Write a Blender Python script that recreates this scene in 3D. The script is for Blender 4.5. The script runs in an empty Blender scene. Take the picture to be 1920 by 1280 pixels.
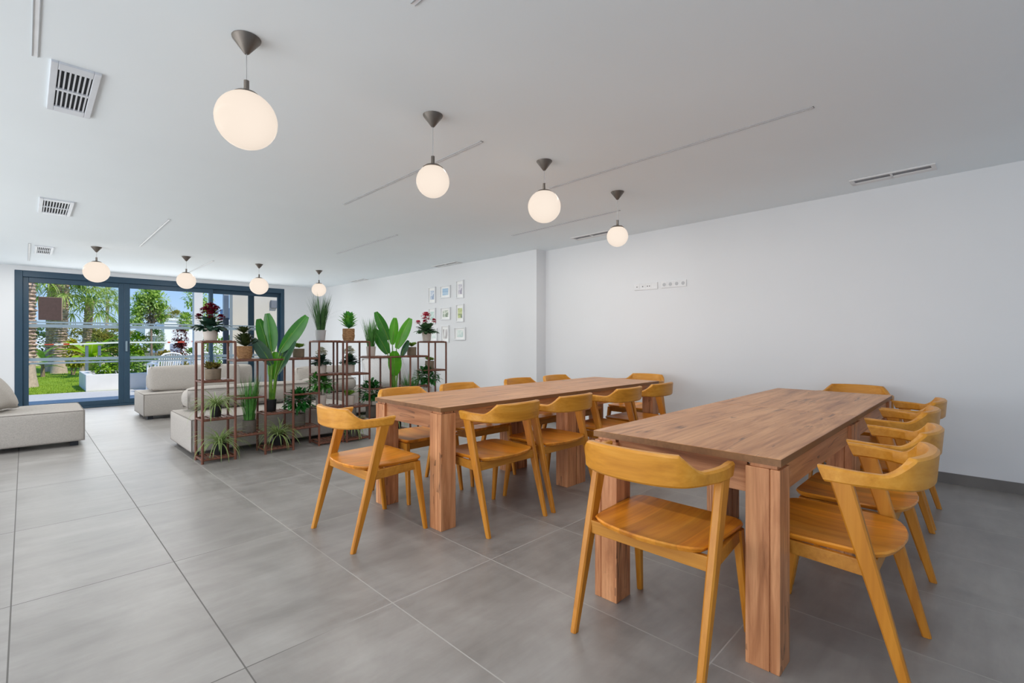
import bpy, bmesh, math, random
from mathutils import Vector, Matrix
random.seed(7)
R = random.Random(11)
PI = math.pi
SC = bpy.context.scene
COL = SC.collection

# ------------------------------------------------------------------ helpers
def lin(c):
    out = []
    for v in c[:3]:
        v /= 255.0
        out.append(v / 12.92 if v <= 0.04045 else ((v + 0.055) / 1.055) ** 2.4)
    return (out[0], out[1], out[2], 1.0)

class NT:
    """small wrapper round a node tree"""
    def __init__(self, name):
        self.m = bpy.data.materials.new(name); self.m.use_nodes = True
        self.t = self.m.node_tree; self.t.nodes.clear()
        self.out = self.t.nodes.new('ShaderNodeOutputMaterial')
    def n(self, typ, **kw):
        nd = self.t.nodes.new(typ)
        for k, v in kw.items():
            setattr(nd, k, v)
        return nd
    def l(self, a, b): self.t.links.new(a, b)
    def val(self, sock, v):
        if hasattr(v, 'is_output') or isinstance(v, bpy.types.NodeSocket): self.l(v, sock)
        else: sock.default_value = v
    def math(self, op, a, b=None, c=None):
        nd = self.n('ShaderNodeMath', operation=op)
        self.val(nd.inputs[0], a)
        if b is not None: self.val(nd.inputs[1], b)
        if c is not None: self.val(nd.inputs[2], c)
        return nd.outputs[0]
    def coord(self, which='Object'): return self.n('ShaderNodeTexCoord').outputs[which]
    def mapping(self, vec, scale=(1, 1, 1), loc=(0, 0, 0), rot=(0, 0, 0)):
        m = self.n('ShaderNodeMapping'); self.l(vec, m.inputs['Vector'])
        m.inputs['Scale'].default_value = scale; m.inputs['Location'].default_value = loc
        m.inputs['Rotation'].default_value = rot
        return m.outputs[0]
    def noise(self, vec, scale=5, detail=4, rough=.55, dist=0):
        nd = self.n('ShaderNodeTexNoise'); self.l(vec, nd.inputs['Vector'])
        nd.inputs['Scale'].default_value = scale; nd.inputs['Detail'].default_value = detail
        nd.inputs['Roughness'].default_value = rough; nd.inputs['Distortion'].default_value = dist
        return nd.outputs['Fac']
    def ramp(self, fac, stops, interp='LINEAR'):
        nd = self.n('ShaderNodeValToRGB'); cr = nd.color_ramp; cr.interpolation = interp
        while len(cr.elements) < len(stops): cr.elements.new(0.5)
        for e, (p, c) in zip(cr.elements, stops):
            e.position = p; e.color = c if len(c) == 4 else (*c, 1)
        self.l(fac, nd.inputs[0]); return nd.outputs[0]
    def mix(self, fac, a, b, blend='MIX'):
        nd = self.n('ShaderNodeMix', data_type='RGBA', blend_type=blend)
        self.val(nd.inputs[0], fac); self.val(nd.inputs[6], a); self.val(nd.inputs[7], b)
        return nd.outputs[2]
    def bump(self, h, strength=.2, dist=.01):
        nd = self.n('ShaderNodeBump'); nd.inputs['Strength'].default_value = strength
        nd.inputs['Distance'].default_value = dist; self.l(h, nd.inputs['Height']); return nd.outputs[0]
    def bsdf(self, col, rough=.5, metal=0, normal=None, spec=.5, emit=None, estr=0):
        b = self.n('ShaderNodeBsdfPrincipled')
        self.val(b.inputs['Base Color'], col); self.val(b.inputs['Roughness'], rough)
        b.inputs['Metallic'].default_value = metal; b.inputs['Specular IOR Level'].default_value = spec
        if normal is not None: self.l(normal, b.inputs['Normal'])
        if emit is not None:
            b.inputs['Emission Color'].default_value = emit; b.inputs['Emission Strength'].default_value = estr
        self.l(b.outputs[0], self.out.inputs[0]); return b

MATS = {}
def plain(name, rgb, rough=.5, metal=0, spec=.5, var=.06, vscale=6, bump=0, bscale=60):
    if name in MATS: return MATS[name]
    t = NT(name); co = t.coord()
    c = lin(rgb); n = t.noise(co, vscale, 3)
    col = t.ramp(n, [(.3, tuple(x * (1 - var) for x in c[:3])), (.7, tuple(min(1, x * (1 + var)) for x in c[:3]))])
    nm = t.bump(t.noise(co, bscale, 4), bump, .004) if bump else None
    t.bsdf(col, rough, metal, nm, spec)
    MATS[name] = t.m; return t.m

def leafy(name, rgbs, rough=.45, vscale=9, trans=.25, stripe=None):
    """foliage: colour broken up leaf by leaf, some light passing through"""
    if name in MATS: return MATS[name]
    t = NT(name); co = t.coord()
    k = len(rgbs)
    col = t.ramp(t.noise(co, vscale, 3, .6), [(.3 + .4 * i / max(1, k - 1), lin(c)) for i, c in enumerate(rgbs)])
    if stripe:
        uv = t.n('ShaderNodeUVMap').outputs[0]
        sx = t.n('ShaderNodeSeparateXYZ'); t.l(uv, sx.inputs[0])
        d = t.math('ABSOLUTE', t.math('SUBTRACT', sx.outputs[0], .5))
        f = t.math('LESS_THAN' if stripe[1] == 'mid' else 'GREATER_THAN', d, stripe[2])
        col = t.mix(t.math('MULTIPLY', f, stripe[3]), col, lin(stripe[0]))
    b = t.bsdf(col, rough, spec=.4)
    tr = t.n('ShaderNodeBsdfTranslucent'); t.l(col, tr.inputs[0])
    mx = t.n('ShaderNodeMixShader'); mx.inputs[0].default_value = trans
    t.l(b.outputs[0], mx.inputs[1]); t.l(tr.outputs[0], mx.inputs[2]); t.l(mx.outputs[0], t.out.inputs[0])
    MATS[name] = t.m; return t.m

def wood(name, stops, axis, grain=1.0, rough=.42, crack=0.0, strips=0, spec=.4, soft=1.0):
    if name in MATS: return MATS[name]
    t = NT(name); co = t.coord()
    oi = t.n('ShaderNodeObjectInfo')
    off = t.n('ShaderNodeVectorMath', operation='ADD'); t.l(co, off.inputs[0])
    cb = t.n('ShaderNodeCombineXYZ'); r7 = t.math('MULTIPLY', oi.outputs['Random'], 7.3)
    for i in range(3): t.l(r7, cb.inputs[i])
    t.l(cb.outputs[0], off.inputs[1]); v = off.outputs[0]
    s = [11 * grain] * 3; s[axis] = .9 * grain
    n1 = t.noise(t.mapping(v, s), 1.0, 5, .62, 1.1 * soft)
    s2 = [70 * grain] * 3; s2[axis] = 2.2 * grain
    n2 = t.noise(t.mapping(v, s2), 1.0, 3, .6)
    f = t.math('ADD', t.math('MULTIPLY', n1, .72), t.math('MULTIPLY', n2, .28))
    col = t.ramp(f, [(p, lin(c)) for p, c in stops])
    if strips:
        sx = t.n('ShaderNodeSeparateXYZ'); t.l(co, sx.inputs[0])
        idx = t.math('FLOOR', t.math('MULTIPLY', sx.outputs[0], strips))
        wn = t.n('ShaderNodeTexWhiteNoise', noise_dimensions='1D'); t.l(t.math('ADD', idx, r7), wn.inputs['W'])
        g = t.math('ADD', t.math('MULTIPLY', wn.outputs[0], .42), .76)
        gc = t.n('ShaderNodeCombineColor')
        for i in range(3): t.l(g, gc.inputs[i])
        col = t.mix(1.0, col, gc.outputs[0], 'MULTIPLY')
    if crack:
        s3 = [8 * grain] * 3; s3[axis] = .55 * grain
        n3 = t.noise(t.mapping(v, s3, (3.1, 1.7, .4)), 1.0, 3, .5, .35)
        d = t.math('ABSOLUTE', t.math('SUBTRACT', n3, .56))
        c = t.math('SUBTRACT', 1.0, t.math('SMOOTH_MIN', t.math('MULTIPLY', d, 70.0), 1.0, .2))
        n4 = t.noise(t.mapping(v, (5, 5, 5)), 1.0, 2)
        m4 = t.math('GREATER_THAN', n4, .53)
        c = t.math('MULTIPLY', t.math('MULTIPLY', t.math('MAXIMUM', c, 0.0), m4), crack)
        col = t.mix(c, col, lin((74, 48, 36)))
    nm = t.bump(f, .08, .003)
    t.bsdf(col, rough, 0, nm, spec)
    MATS[name] = t.m; return t.m

class MB:
    """collects shapes into one mesh"""
    def __init__(self):
        self.bm = bmesh.new(); self.uv = self.bm.loops.layers.uv.new('UVMap')
    def face(self, vs):
        try: return self.bm.faces.new(vs)
        except ValueError: return None
    def box(self, lo, hi, rot=None, piv=None, bev=0):
        r = bmesh.ops.create_cube(self.bm, size=1)['verts']
        c = [(lo[i] + hi[i]) / 2 for i in range(3)]; s = [max(1e-5, hi[i] - lo[i]) for i in range(3)]
        M = Matrix.Translation(c) @ Matrix.Diagonal((*s, 1))
        bmesh.ops.transform(self.bm, matrix=M, verts=r)
        if bev:
            ed = list({e for v in r for e in v.link_edges})
            q = bmesh.ops.bevel(self.bm, geom=ed, offset=bev, segments=2, profile=.5, affect='EDGES')
            r = list({v for f in q['faces'] for v in f.verts} | {v for v in r if v.is_valid})
        if rot is not None:
            p = Vector(piv if piv else c)
            bmesh.ops.transform(self.bm, matrix=Matrix.Translation(p) @ rot @ Matrix.Translation(-p), verts=r)
        return self
    def hexa(self, v8):
        """eight corners: bottom 4 then top 4, both counter-clockwise"""
        v = [self.bm.verts.new(p) for p in v8]
        for q in ((3, 2, 1, 0), (4, 5, 6, 7), (0, 1, 5, 4), (1, 2, 6, 5), (2, 3, 7, 6), (3, 0, 4, 7)):
            self.face([v[i] for i in q])
        return self
    def loft(self, rings, closed=True, caps=True):
        vs = [[self.bm.verts.new(p) for p in r] for r in rings]
        n = len(vs[0])
        for a, b in zip(vs, vs[1:]):
            for i in range(n if closed else n - 1):
                self.face([a[i], a[(i + 1) % n], b[(i + 1) % n], b[i]])
        if caps and closed:
            self.face(list(reversed(vs[0]))); self.face(vs[-1])
        return self
    def tube(self, pts, rad, n=8, caps=True):
        pts = [Vector(p) for p in pts]
        if not isinstance(rad, (list, tuple)): rad = [rad] * len(pts)
        rings = []; up = None
        for i, p in enumerate(pts):
            d = (pts[min(i + 1, len(pts) - 1)] - pts[max(i - 1, 0)]).normalized()
            if up is None: up = Vector((0, 0, 1)) if abs(d.z) < .9 else Vector((1, 0, 0))
            s = d.cross(up).normalized(); up = s.cross(d).normalized()
            rings.append([p + (s * math.cos(2 * PI * k / n) + up * math.sin(2 * PI * k / n)) * rad[i] for k in range(n)])
        return self.loft(rings, True, caps)
    def lathe(self, prof, n=24, c=(0, 0, 0), caps=True):
        rings = [[(c[0] + r * math.cos(2 * PI * k / n), c[1] + r * math.sin(2 * PI * k / n), c[2] + z) for k in range(n)] for r, z in prof]
        return self.loft(rings, True, caps)
    def ball(self, c, r, sx=1, sy=1, sz=1, seg=10, rings=7):
        q = bmesh.ops.create_uvsphere(self.bm, u_segments=seg, v_segments=rings, radius=r)['verts']
        bmesh.ops.transform(self.bm, matrix=Matrix.Translation(c) @ Matrix.Diagonal((sx, sy, sz, 1)), verts=q)
        return self
    def blade(self, base, d, length, width, droop=0, segs=5, prof=None, fold=.15, twist=0, side=None):
        """a leaf: starts at base along d, bends down by droop (radians in all)"""
        p = Vector(base); d = Vector(d).normalized()
        h = Vector((d.x, d.y, 0))
        h = h.normalized() if h.length > 1e-4 else Vector((1, 0, 0))
        s = Vector(side) if side is not None else d.cross(Vector((0, 0, 1)))
        if s.length < 1e-4: s = h.cross(Vector((0, 0, 1)))
        s.normalize()
        if twist: s = Matrix.Rotation(twist, 3, d) @ s
        rows = []; st = length / segs
        axis = h.cross(Vector((0, 0, 1))).normalized()
        for i in range(segs + 1):
            f = i / segs
            w = width * (prof(f) if prof else math.sin(PI * (.08 + .9 * f)) ** .8) * .5
            nrm = s.cross(d).normalized()
            if i == segs and w < width * .12:
                rows.append([self.bm.verts.new(p)])
            else:
                rows.append([self.bm.verts.new(p - s * w + nrm * w * fold), self.bm.verts.new(p), self.bm.verts.new(p + s * w + nrm * w * fold)])
            d = Matrix.Rotation(-droop / segs, 3, axis) @ d
            p = p + d * st
        us = (0, .5, 1)
        for i, (a, b) in enumerate(zip(rows, rows[1:])):
            if len(b) == 3:
                qs = [((a[0], a[1], b[1], b[0]), (0, .5, .5, 0)), ((a[1], a[2], b[2], b[1]), (.5, 1, 1, .5))]
            else:
                qs = [((a[0], a[1], b[0]), (0, .5, .5)), ((a[1], a[2], b[0]), (.5, 1, .5))]
            for vs, u in qs:
                fc = self.face(vs)
                if fc:
                    for lp, uu in zip(fc.loops, u): lp[self.uv].uv = (uu, i / segs)
        return self
    def build(self, name, m=None, parent=None, smooth=False, loc=None, ang=35, label=None):
        me = bpy.data.meshes.new(name)
        bmesh.ops.recalc_face_normals(self.bm, faces=self.bm.faces) if not getattr(self, 'keep', False) else None
        self.bm.to_mesh(me); self.bm.free()
        o = bpy.data.objects.new(name, me); COL.objects.link(o)
        if m: me.materials.append(m)
        if parent: o.parent = parent
        if loc: o.location = loc
        if smooth:
            for p in me.polygons: p.use_smooth = True
            try: me.set_sharp_from_angle(angle=math.radians(ang))
            except Exception: pass
        if label: o['label'] = label
        return o

def bevel(o, w=.004, seg=2):
    b = o.modifiers.new('edge', 'BEVEL'); b.width = w; b.segments = seg; b.limit_method = 'ANGLE'
    b.angle_limit = math.radians(40); return o
def thing(name, label, cat, loc=(0, 0, 0), rz=0, group=None):
    o = bpy.data.objects.new(name, None); COL.objects.link(o); o.empty_display_size = .05
    o.location = loc; o.rotation_euler = (0, 0, rz); o['label'] = label; o['category'] = cat
    if group: o['group'] = group
    return o
def tag(o, label, cat, group=None, kind=None):
    o['label'] = label; o['category'] = cat
    if group: o['group'] = group
    if kind: o['kind'] = kind
    return o
def struct(o, label=None):
    o['kind'] = 'structure'
    if label: o['label'] = label
    return o
def dup(root, loc, rz, label, group=None):
    r = root.copy(); COL.objects.link(r); r.location = loc; r.rotation_euler = (0, 0, rz); r['label'] = label
    if group: r['group'] = group
    for ch in list(root.children):
        c = ch.copy(); COL.objects.link(c); c.parent = r
        for g in list(ch.children):
            d = g.copy(); COL.objects.link(d); d.parent = c
    return r
def catmull(P, n=6):
    P = [Vector(p) for p in P]; out = []
    Q = [P[0] * 2 - P[1]] + P + [P[-1] * 2 - P[-2]]
    for i in range(1, len(Q) - 2):
        a, b, c, d = Q[i - 1:i + 3]
        for k in range(n):
            t = k / n
            out.append(.5 * ((2 * b) + (c - a) * t + (2 * a - 5 * b + 4 * c - d) * t * t + (3 * b - a - 3 * c + d) * t ** 3))
    out.append(P[-1]); return out

# ------------------------------------------------------------------ camera
FPX, YAW, HCAM, HOR = 903.0, 0.7915, 1.2, 637.0
cam = bpy.data.cameras.new('camera'); co = bpy.data.objects.new('camera', cam); COL.objects.link(co)
cam.sensor_width = 36; cam.lens = FPX / 1920 * 36; cam.shift_y = (HOR - 640) / 1920
cam.clip_start = .05; cam.clip_end = 400
co.location = (0, 0, HCAM); co.rotation_euler = (PI / 2, 0, -YAW)
SC.camera = co

# ------------------------------------------------------------------ materials
def paint(name, rgb, rough=.85):
    t = NT(name); c = t.coord()
    n = t.noise(c, .7, 3); k = lin(rgb)
    col = t.ramp(n, [(.3, tuple(x * .97 for x in k[:3])), (.7, k)])
    t.bsdf(col, rough, 0, t.bump(t.noise(c, 90, 3), .03, .002), .25); return t.m
M_WALL = paint('wall_paint', (228, 229, 230))
M_CEIL = paint('ceiling_paint', (240, 247, 250))
def tile_mat():
    t = NT('floor_tile'); c = t.coord(); s = t.n('ShaderNodeSeparateXYZ'); t.l(c, s.inputs[0])
    u = t.math('DIVIDE', t.math('ADD', s.outputs[0], .043 + 6.12), .612)
    v = t.math('DIVIDE', t.math('SUBTRACT', s.outputs[1], 3.133 - 12.0), 1.2)
    du = t.math('MULTIPLY', t.math('PINGPONG', u, .5), .612)
    dv = t.math('MULTIPLY', t.math('PINGPONG', v, .5), 1.2)
    g = t.math('LESS_THAN', t.math('MINIMUM', du, dv), .0026)
    idv = t.n('ShaderNodeCombineXYZ'); t.l(t.math('FLOOR', u), idv.inputs[0]); t.l(t.math('FLOOR', v), idv.inputs[1])
    wn = t.n('ShaderNodeTexWhiteNoise'); t.l(idv.outputs[0], wn.inputs['Vector'])
    off = t.n('ShaderNodeVectorMath', operation='MULTIPLY_ADD'); t.l(wn.outputs['Color'], off.inputs[0])
    off.inputs[1].default_value = (9, 9, 9); t.l(c, off.inputs[2]); vv = off.outputs[0]
    cloud = t.noise(vv, 2.6, 5, .6, .4)
    streak = t.noise(t.mapping(vv, (1.2, 6.5, 1)), 1.6, 5, .62, .3)
    f = t.math('ADD', t.math('MULTIPLY', cloud, .6), t.math('MULTIPLY', streak, .4))
    col = t.ramp(f, [(.32, lin((126, 122, 118))), (.5, lin((145, 141, 137))), (.68, lin((162, 159, 155)))])
    tint = t.math('ADD', t.math('MULTIPLY', wn.outputs['Value'], .10), .95)
    tc = t.n('ShaderNodeCombineColor')
    for i in range(3): t.l(tint, tc.inputs[i])
    col = t.mix(1.0, col, tc.outputs[0], 'MULTIPLY')
    left_fac = t.math('SUBTRACT', 1.0, t.math('SMOOTH_MAX', 0.0, t.math('SMOOTH_MIN', t.math('MULTIPLY', t.math('SUBTRACT', s.outputs[0], .62), 2.2), 1.0, .1), .1))
    col = t.mix(g, col, t.mix(left_fac, lin((176, 173, 168)), lin((98, 95, 91))))  # grout grows darker towards the left
    fine = t.noise(t.mapping(vv, (1, 5, 1)), 45, 4, .6)
    rough = t.ramp(f, [(.3, (.34,) * 3), (.7, (.44,) * 3)])
    rough = t.mix(g, rough, (.8, .8, .8, 1))
    h = t.math('SUBTRACT', t.math('MULTIPLY', fine, .5), g)
    t.bsdf(col, rough, 0, t.bump(h, .10, .004), .85); return t.m
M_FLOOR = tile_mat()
TBL = [(.30, (124, 76, 46)), (.45, (166, 111, 73)), (.58, (192, 137, 95)), (.74, (210, 157, 112))]
M_TX = wood('table_wood_lengthwise', [(.30, (146, 94, 56)), (.45, (186, 129, 84)), (.58, (209, 153, 105)), (.74, (223, 170, 120))], 0, 1.0, .38, .75, soft=1.6)  # paler than the other table woods: tabletop sheen put into the colour
M_TY = wood('table_wood_crosswise', TBL, 1, 1.0, .42, .6, soft=1.6)
M_TZ = wood('table_wood_upright', [(p, tuple(min(255, v * 1.1) for v in c)) for p, c in TBL], 2, 1.0, .42, .7, soft=1.6)
M_TE = wood('table_edge_wood', [(.3, (112, 76, 46)), (.7, (146, 104, 66))], 0, 1.2, .5)
CHR = [(.30, (178, 112, 26)), (.5, (208, 141, 44)), (.7, (224, 161, 66))]
M_CX = wood('chair_wood_back', CHR, 0, .8, .36)
M_CY = wood('chair_wood_seat', [(.3, (176, 94, 20)), (.5, (218, 138, 38)), (.7, (236, 164, 60))], 1, .8, .33, strips=13)
M_CZ = wood('chair_wood_leg', [(.30, (164, 98, 22)), (.5, (194, 125, 34)), (.7, (210, 144, 50))], 2, .8, .4)
M_CR = wood('chair_wood_rail', [(.3, (164, 102, 28)), (.7, (204, 142, 54))], 0, 1.2, .45)
M_RACK = wood('rack_wood', [(.3, (78, 44, 32)), (.5, (104, 62, 46)), (.7, (128, 80, 60))], 2, 1.5, .4)
M_SLAT = wood('rack_slat_wood', [(.3, (84, 50, 38)), (.7, (132, 86, 66))], 1, 1.5, .4)
def fabric(name, rgb):
    t = NT(name); c = t.coord(); k = lin(rgb)
    w = t.noise(t.mapping(c, (260, 260, 60)), 1, 2); w2 = t.noise(t.mapping(c, (60, 60, 260)), 1, 2)
    f = t.math('ADD', t.math('MULTIPLY', w, .5), t.math('MULTIPLY', w2, .5))
    col = t.ramp(f, [(.35, tuple(x * .85 for x in k[:3])), (.65, tuple(min(1, x * 1.12) for x in k[:3]))])
    t.bsdf(col, .95, 0, t.bump(f, .3, .002), .2); return t.m
M_FAB = fabric('sofa_linen', (178, 172, 165))
M_PIPE = fabric('sofa_piping', (138, 132, 126))
M_WPIL = fabric('pillow_cotton', (214, 213, 212))
M_DARK = plain('dark_foot_plastic', (30, 34, 42), .5)
M_FRAME = plain('window_frame_metal', (34, 64, 84), .42, .0, .5, .05)
M_STEEL = plain('brushed_nickel', (112, 105, 98), .42, .6, .5, .05, 30)
M_CORD = plain('clear_cord', (176, 176, 176), .4)
M_WHITE = plain('white_plastic', (226, 226, 226), .4)
M_VENTF = plain('vent_aluminium', (212, 216, 222), .4, .1)
M_VENTD = plain('vent_recess_shade', (38, 40, 44), .8)
M_BASEB = plain('baseboard_tile', (112, 108, 104), .5, 0, .5, .12, 5)
def globe_mat():
    t = NT('opal_glass_lit')
    e = t.n('ShaderNodeEmission'); e.inputs[0].default_value = lin((254, 238, 222)); e.inputs[1].default_value = .89
    lw = t.n('ShaderNodeLayerWeight'); lw.inputs[0].default_value = .35
    d = t.bsdf(lin((226, 208, 186)), .25, 0, None, .5)
    mx = t.n('ShaderNodeMixShader'); t.l(t.math('MULTIPLY', lw.outputs['Facing'], .28), mx.inputs[0])
    t.l(e.outputs[0], mx.inputs[1]); t.l(d.outputs[0], mx.inputs[2]); t.l(mx.outputs[0], t.out.inputs[0]); return t.m
M_GLOBE = globe_mat()
def glass_mat():
    t = NT('window_glass'); tr = t.n('ShaderNodeBsdfTransparent'); tr.inputs[0].default_value = (.97, .985, .98, 1)
    gl = t.n('ShaderNodeBsdfGlossy'); gl.inputs['Roughness'].default_value = .02
    lw = t.n('ShaderNodeLayerWeight'); lw.inputs[0].default_value = .12
    mx = t.n('ShaderNodeMixShader'); t.l(t.math('MULTIPLY', lw.outputs['Fresnel'], .35), mx.inputs[0])
    t.l(tr.outputs[0], mx.inputs[1]); t.l(gl.outputs[0], mx.inputs[2]); t.l(mx.outputs[0], t.out.inputs[0]); return t.m
M_GLASS = glass_mat()
def frost_mat():
    t = NT('frosted_film'); tr = t.n('ShaderNodeBsdfTransparent'); tr.inputs[0].default_value = (.9, .95, 1, 1)
    df = t.n('ShaderNodeBsdfDiffuse'); df.inputs[0].default_value = lin((176, 192, 200))
    tl = t.n('ShaderNodeBsdfTranslucent'); tl.inputs[0].default_value = lin((176, 192, 200))
    a = t.n('ShaderNodeAddShader'); t.l(df.outputs[0], a.inputs[0]); t.l(tl.outputs[0], a.inputs[1])
    mx = t.n('ShaderNodeMixShader'); mx.inputs[0].default_value = .72
    t.l(tr.outputs[0], mx.inputs[1]); t.l(df.outputs[0], mx.inputs[2])
    m2 = t.n('ShaderNodeMixShader'); m2.inputs[0].default_value = .3
    t.l(mx.outputs[0], m2.inputs[1]); t.l(tl.outputs[0], m2.inputs[2]); t.l(m2.outputs[0], t.out.inputs[0]); return t.m
M_FROST = frost_mat()

# ------------------------------------------------------------------ room shell
XL, XR, YB, YW = -3.2, 5.44, -3.0, 11.28
def zc(y): return 2.587 - .0148 * y
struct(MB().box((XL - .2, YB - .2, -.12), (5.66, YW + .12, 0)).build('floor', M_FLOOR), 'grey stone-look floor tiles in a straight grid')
cb = MB(); y0, y1 = YB - .2, YW + .12
cb.hexa([(XL - .2, y0, zc(y0)), (5.66, y0, zc(y0)), (5.66, y1, zc(y1)), (XL - .2, y1, zc(y1)),
         (XL - .2, y0, 2.9), (5.66, y0, 2.9), (5.66, y1, 2.9), (XL - .2, y1, 2.9)])
struct(cb.build('ceiling', M_CEIL), 'plain white plaster ceiling')
struct(MB().box((XR, YB, 0), (XR + .2, 4.671, 2.75)).build('wall_right', M_WALL), 'long plain white wall behind the tables')
struct(MB().box((5.236, 4.671, 0), (XR + .2, 5.262, 2.75)).build('wall_right_pier', M_WALL), 'white pier standing proud of the right wall')
struct(MB().hexa([(5.262, 5.262, 0), (XR + .2, 5.262, 0), (XR + .2, YW, 0), (4.93, YW, 0),
                  (5.262, 5.262, 2.75), (XR + .2, 5.262, 2.75), (XR + .2, YW, 2.75), (4.93, YW, 2.75)]).build('wall_right_lounge', M_WALL), 'white wall of the lounge with the picture frames')
wf = MB()
WX0, WX1, WZ1 = -.115, 4.115, 2.345
wf.box((XL, YW, 0), (WX0, YW + .22, 2.75)); wf.box((WX1, YW, 0), (5.66, YW + .22, 2.75)); wf.box((WX0, YW, WZ1), (WX1, YW + .22, 2.75))
struct(wf.build('wall_far', M_WALL), 'white wall around the garden window')
wl = MB()
for a, b in ((YB, -2.2), (.9, 1.5), (4.7, 5.3), (8.5, 9.0), (11.0, YW)): wl.box((XL - .2, a, 0), (XL, b, 2.75))
wl.box((XL - .2, YB, 2.25), (XL, YW, 2.75))
struct(wl.build('wall_left', M_WALL))
wb = MB()
for a, b in ((XL - .2, -2.4), (.6, 1.4), (4.4, XR + .2)): wb.box((a, YB - .2, 0), (b, YB, 2.75))
wb.box((-2.4, YB - .2, 2.25), (4.4, YB, 2.75))
struct(wb.build('wall_back', M_WALL))
struct(MB().box((XL - 2, YB - 6.5, 2.9), (XR + 2, YB - .2, 3.1)).build('sun_block_back', M_WALL))  # unseen slab added to keep sun out of the back windows
for i, (a, b) in enumerate(((-2.4, .6), (1.4, 4.4))):  # windows made up in the unseen back wall to let in light
    w = MB()
    for q in ((a, a + .06), ((a + b) / 2 - .04, (a + b) / 2 + .04), (b - .06, b)): w.box((q[0], YB - .13, 0), (q[1], YB - .05, 2.25))
    w.box((a, YB - .13, 2.19), (b, YB - .05, 2.25)); w.box((a, YB - .13, 0), (b, YB - .05, .06))
    struct(w.build('window_%d' % (i + 6), M_FRAME))
for i, (a, b) in enumerate(((-2.2, .9), (1.5, 4.7), (5.3, 8.5), (9.0, 11.0))):
    w = MB()
    for q in ((a, a + .06), ((a + b) / 2 - .04, (a + b) / 2 + .04), (b - .06, b)): w.box((XL - .13, q[0], 0), (XL - .05, q[1], 2.25))
    w.box((XL - .13, a, 2.19), (XL - .05, b, 2.25)); w.box((XL - .13, a, 0), (XL - .05, b, .06))
    struct(w.build('window_%d' % (i + 2), M_FRAME))
struct(MB().box((XR - .012, YB, 0), (XR, 4.671, .088)).build('baseboard_right', M_BASEB), 'grey tile skirting along the right wall')
struct(MB().box((5.224, 4.66, 0), (5.236, 5.262, .088)).box((5.224, 4.659, 0), (XR, 4.671, .088)).build('baseboard_pier', M_BASEB))
struct(MB().hexa([(5.25, 5.262, 0), (5.262, 5.262, 0), (4.93, YW, 0), (4.918, YW, 0), (5.25, 5.262, .088), (5.262, 5.262, .088), (4.93, YW, .088), (4.918, YW, .088)]).build('baseboard_lounge', M_BASEB))

# sliding garden window
w1 = thing('window_1', 'wide dark blue-grey sliding window onto the garden', 'window', (0, YW, 0)); w1['kind'] = 'structure'
def fr(x0, x1, z0, z1, y0, y1): return ((x0, y0, z0), (x1, y1, z1))
f = MB()
for b in (fr(WX0, -.02, 0, WZ1, -.01, .16), fr(4.045, WX1, 0, WZ1, -.01, .16), fr(-.02, 4.045, 2.24, WZ1, -.01, .16), fr(-.02, 4.045, 0, .035, -.01, .16)): f.box(*b)
bevel(f.build('window_frame', M_FRAME, w1), .006)
def sash(x0, x1, sl, sr, y, name):
    s = MB()
    for b in (fr(x0, x0 + sl, .035, 2.24, y, y + .05), fr(x1 - sr, x1, .035, 2.24, y, y + .05), fr(x0 + sl, x1 - sr, 2.155, 2.24, y, y + .05), fr(x0 + sl, x1 - sr, .035, .115, y, y + .05)): s.box(*b)
    o = bevel(s.build('sash', M_FRAME, w1), .005)
    MB().box((x0 + sl, y + .02, .115), (x1 - sr, y + .028, 2.155)).build('glass', M_GLASS, o)
    fb = MB()
    for z0, z1 in ((1.482, 1.512), (1.408, 1.466), (.842, .896), (.792, .822)):
        fb.box((x0 + sl, y + .017, z0), (x1 - sr, y + .0195, z1))
    fb.build('frosted_band', M_FROST, o)
    return o
s1 = sash(-.02, 1.288, .07, .078, .02, 'a')
s2 = sash(1.288, 2.72, .085, .06, .02, 'b')
s3 = sash(2.66, 4.05, .05, .05, .08, 'c')
MB().box((3.41, .1, .115), (3.52, .15, 2.24)).build('sash_stile', M_FRAME, s3)
bevel(MB().box((1.306, -.005, .99), (1.336, .022, 1.18)).build('pull_handle', plain('handle_grey', (120, 140, 152), .35), s2), .004)

# brown notice on the glass
n = thing('notice_panel', 'square dark brown panel stuck to the left pane of the garden window', 'sign', (.163, YW + .037, 1.535))
bevel(MB().box((0, -.006, 0), (.284, .0, .385)).build('panel', plain('brown_panel', (82, 66, 64), .6, 0, .3, .1, 30), n), .002)
MB().box((.284, -.006, 0), (.296, 0, .385)).box((0, -.006, .385), (.296, 0, .391)).build('edge_strip', plain('panel_edge', (150, 132, 118), .5), n)
MB().box((.0, -.004, -.035), (.085, 0, -.01)).build('fixing_tab', plain('tab_blue', (170, 198, 220), .5), n)

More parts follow.
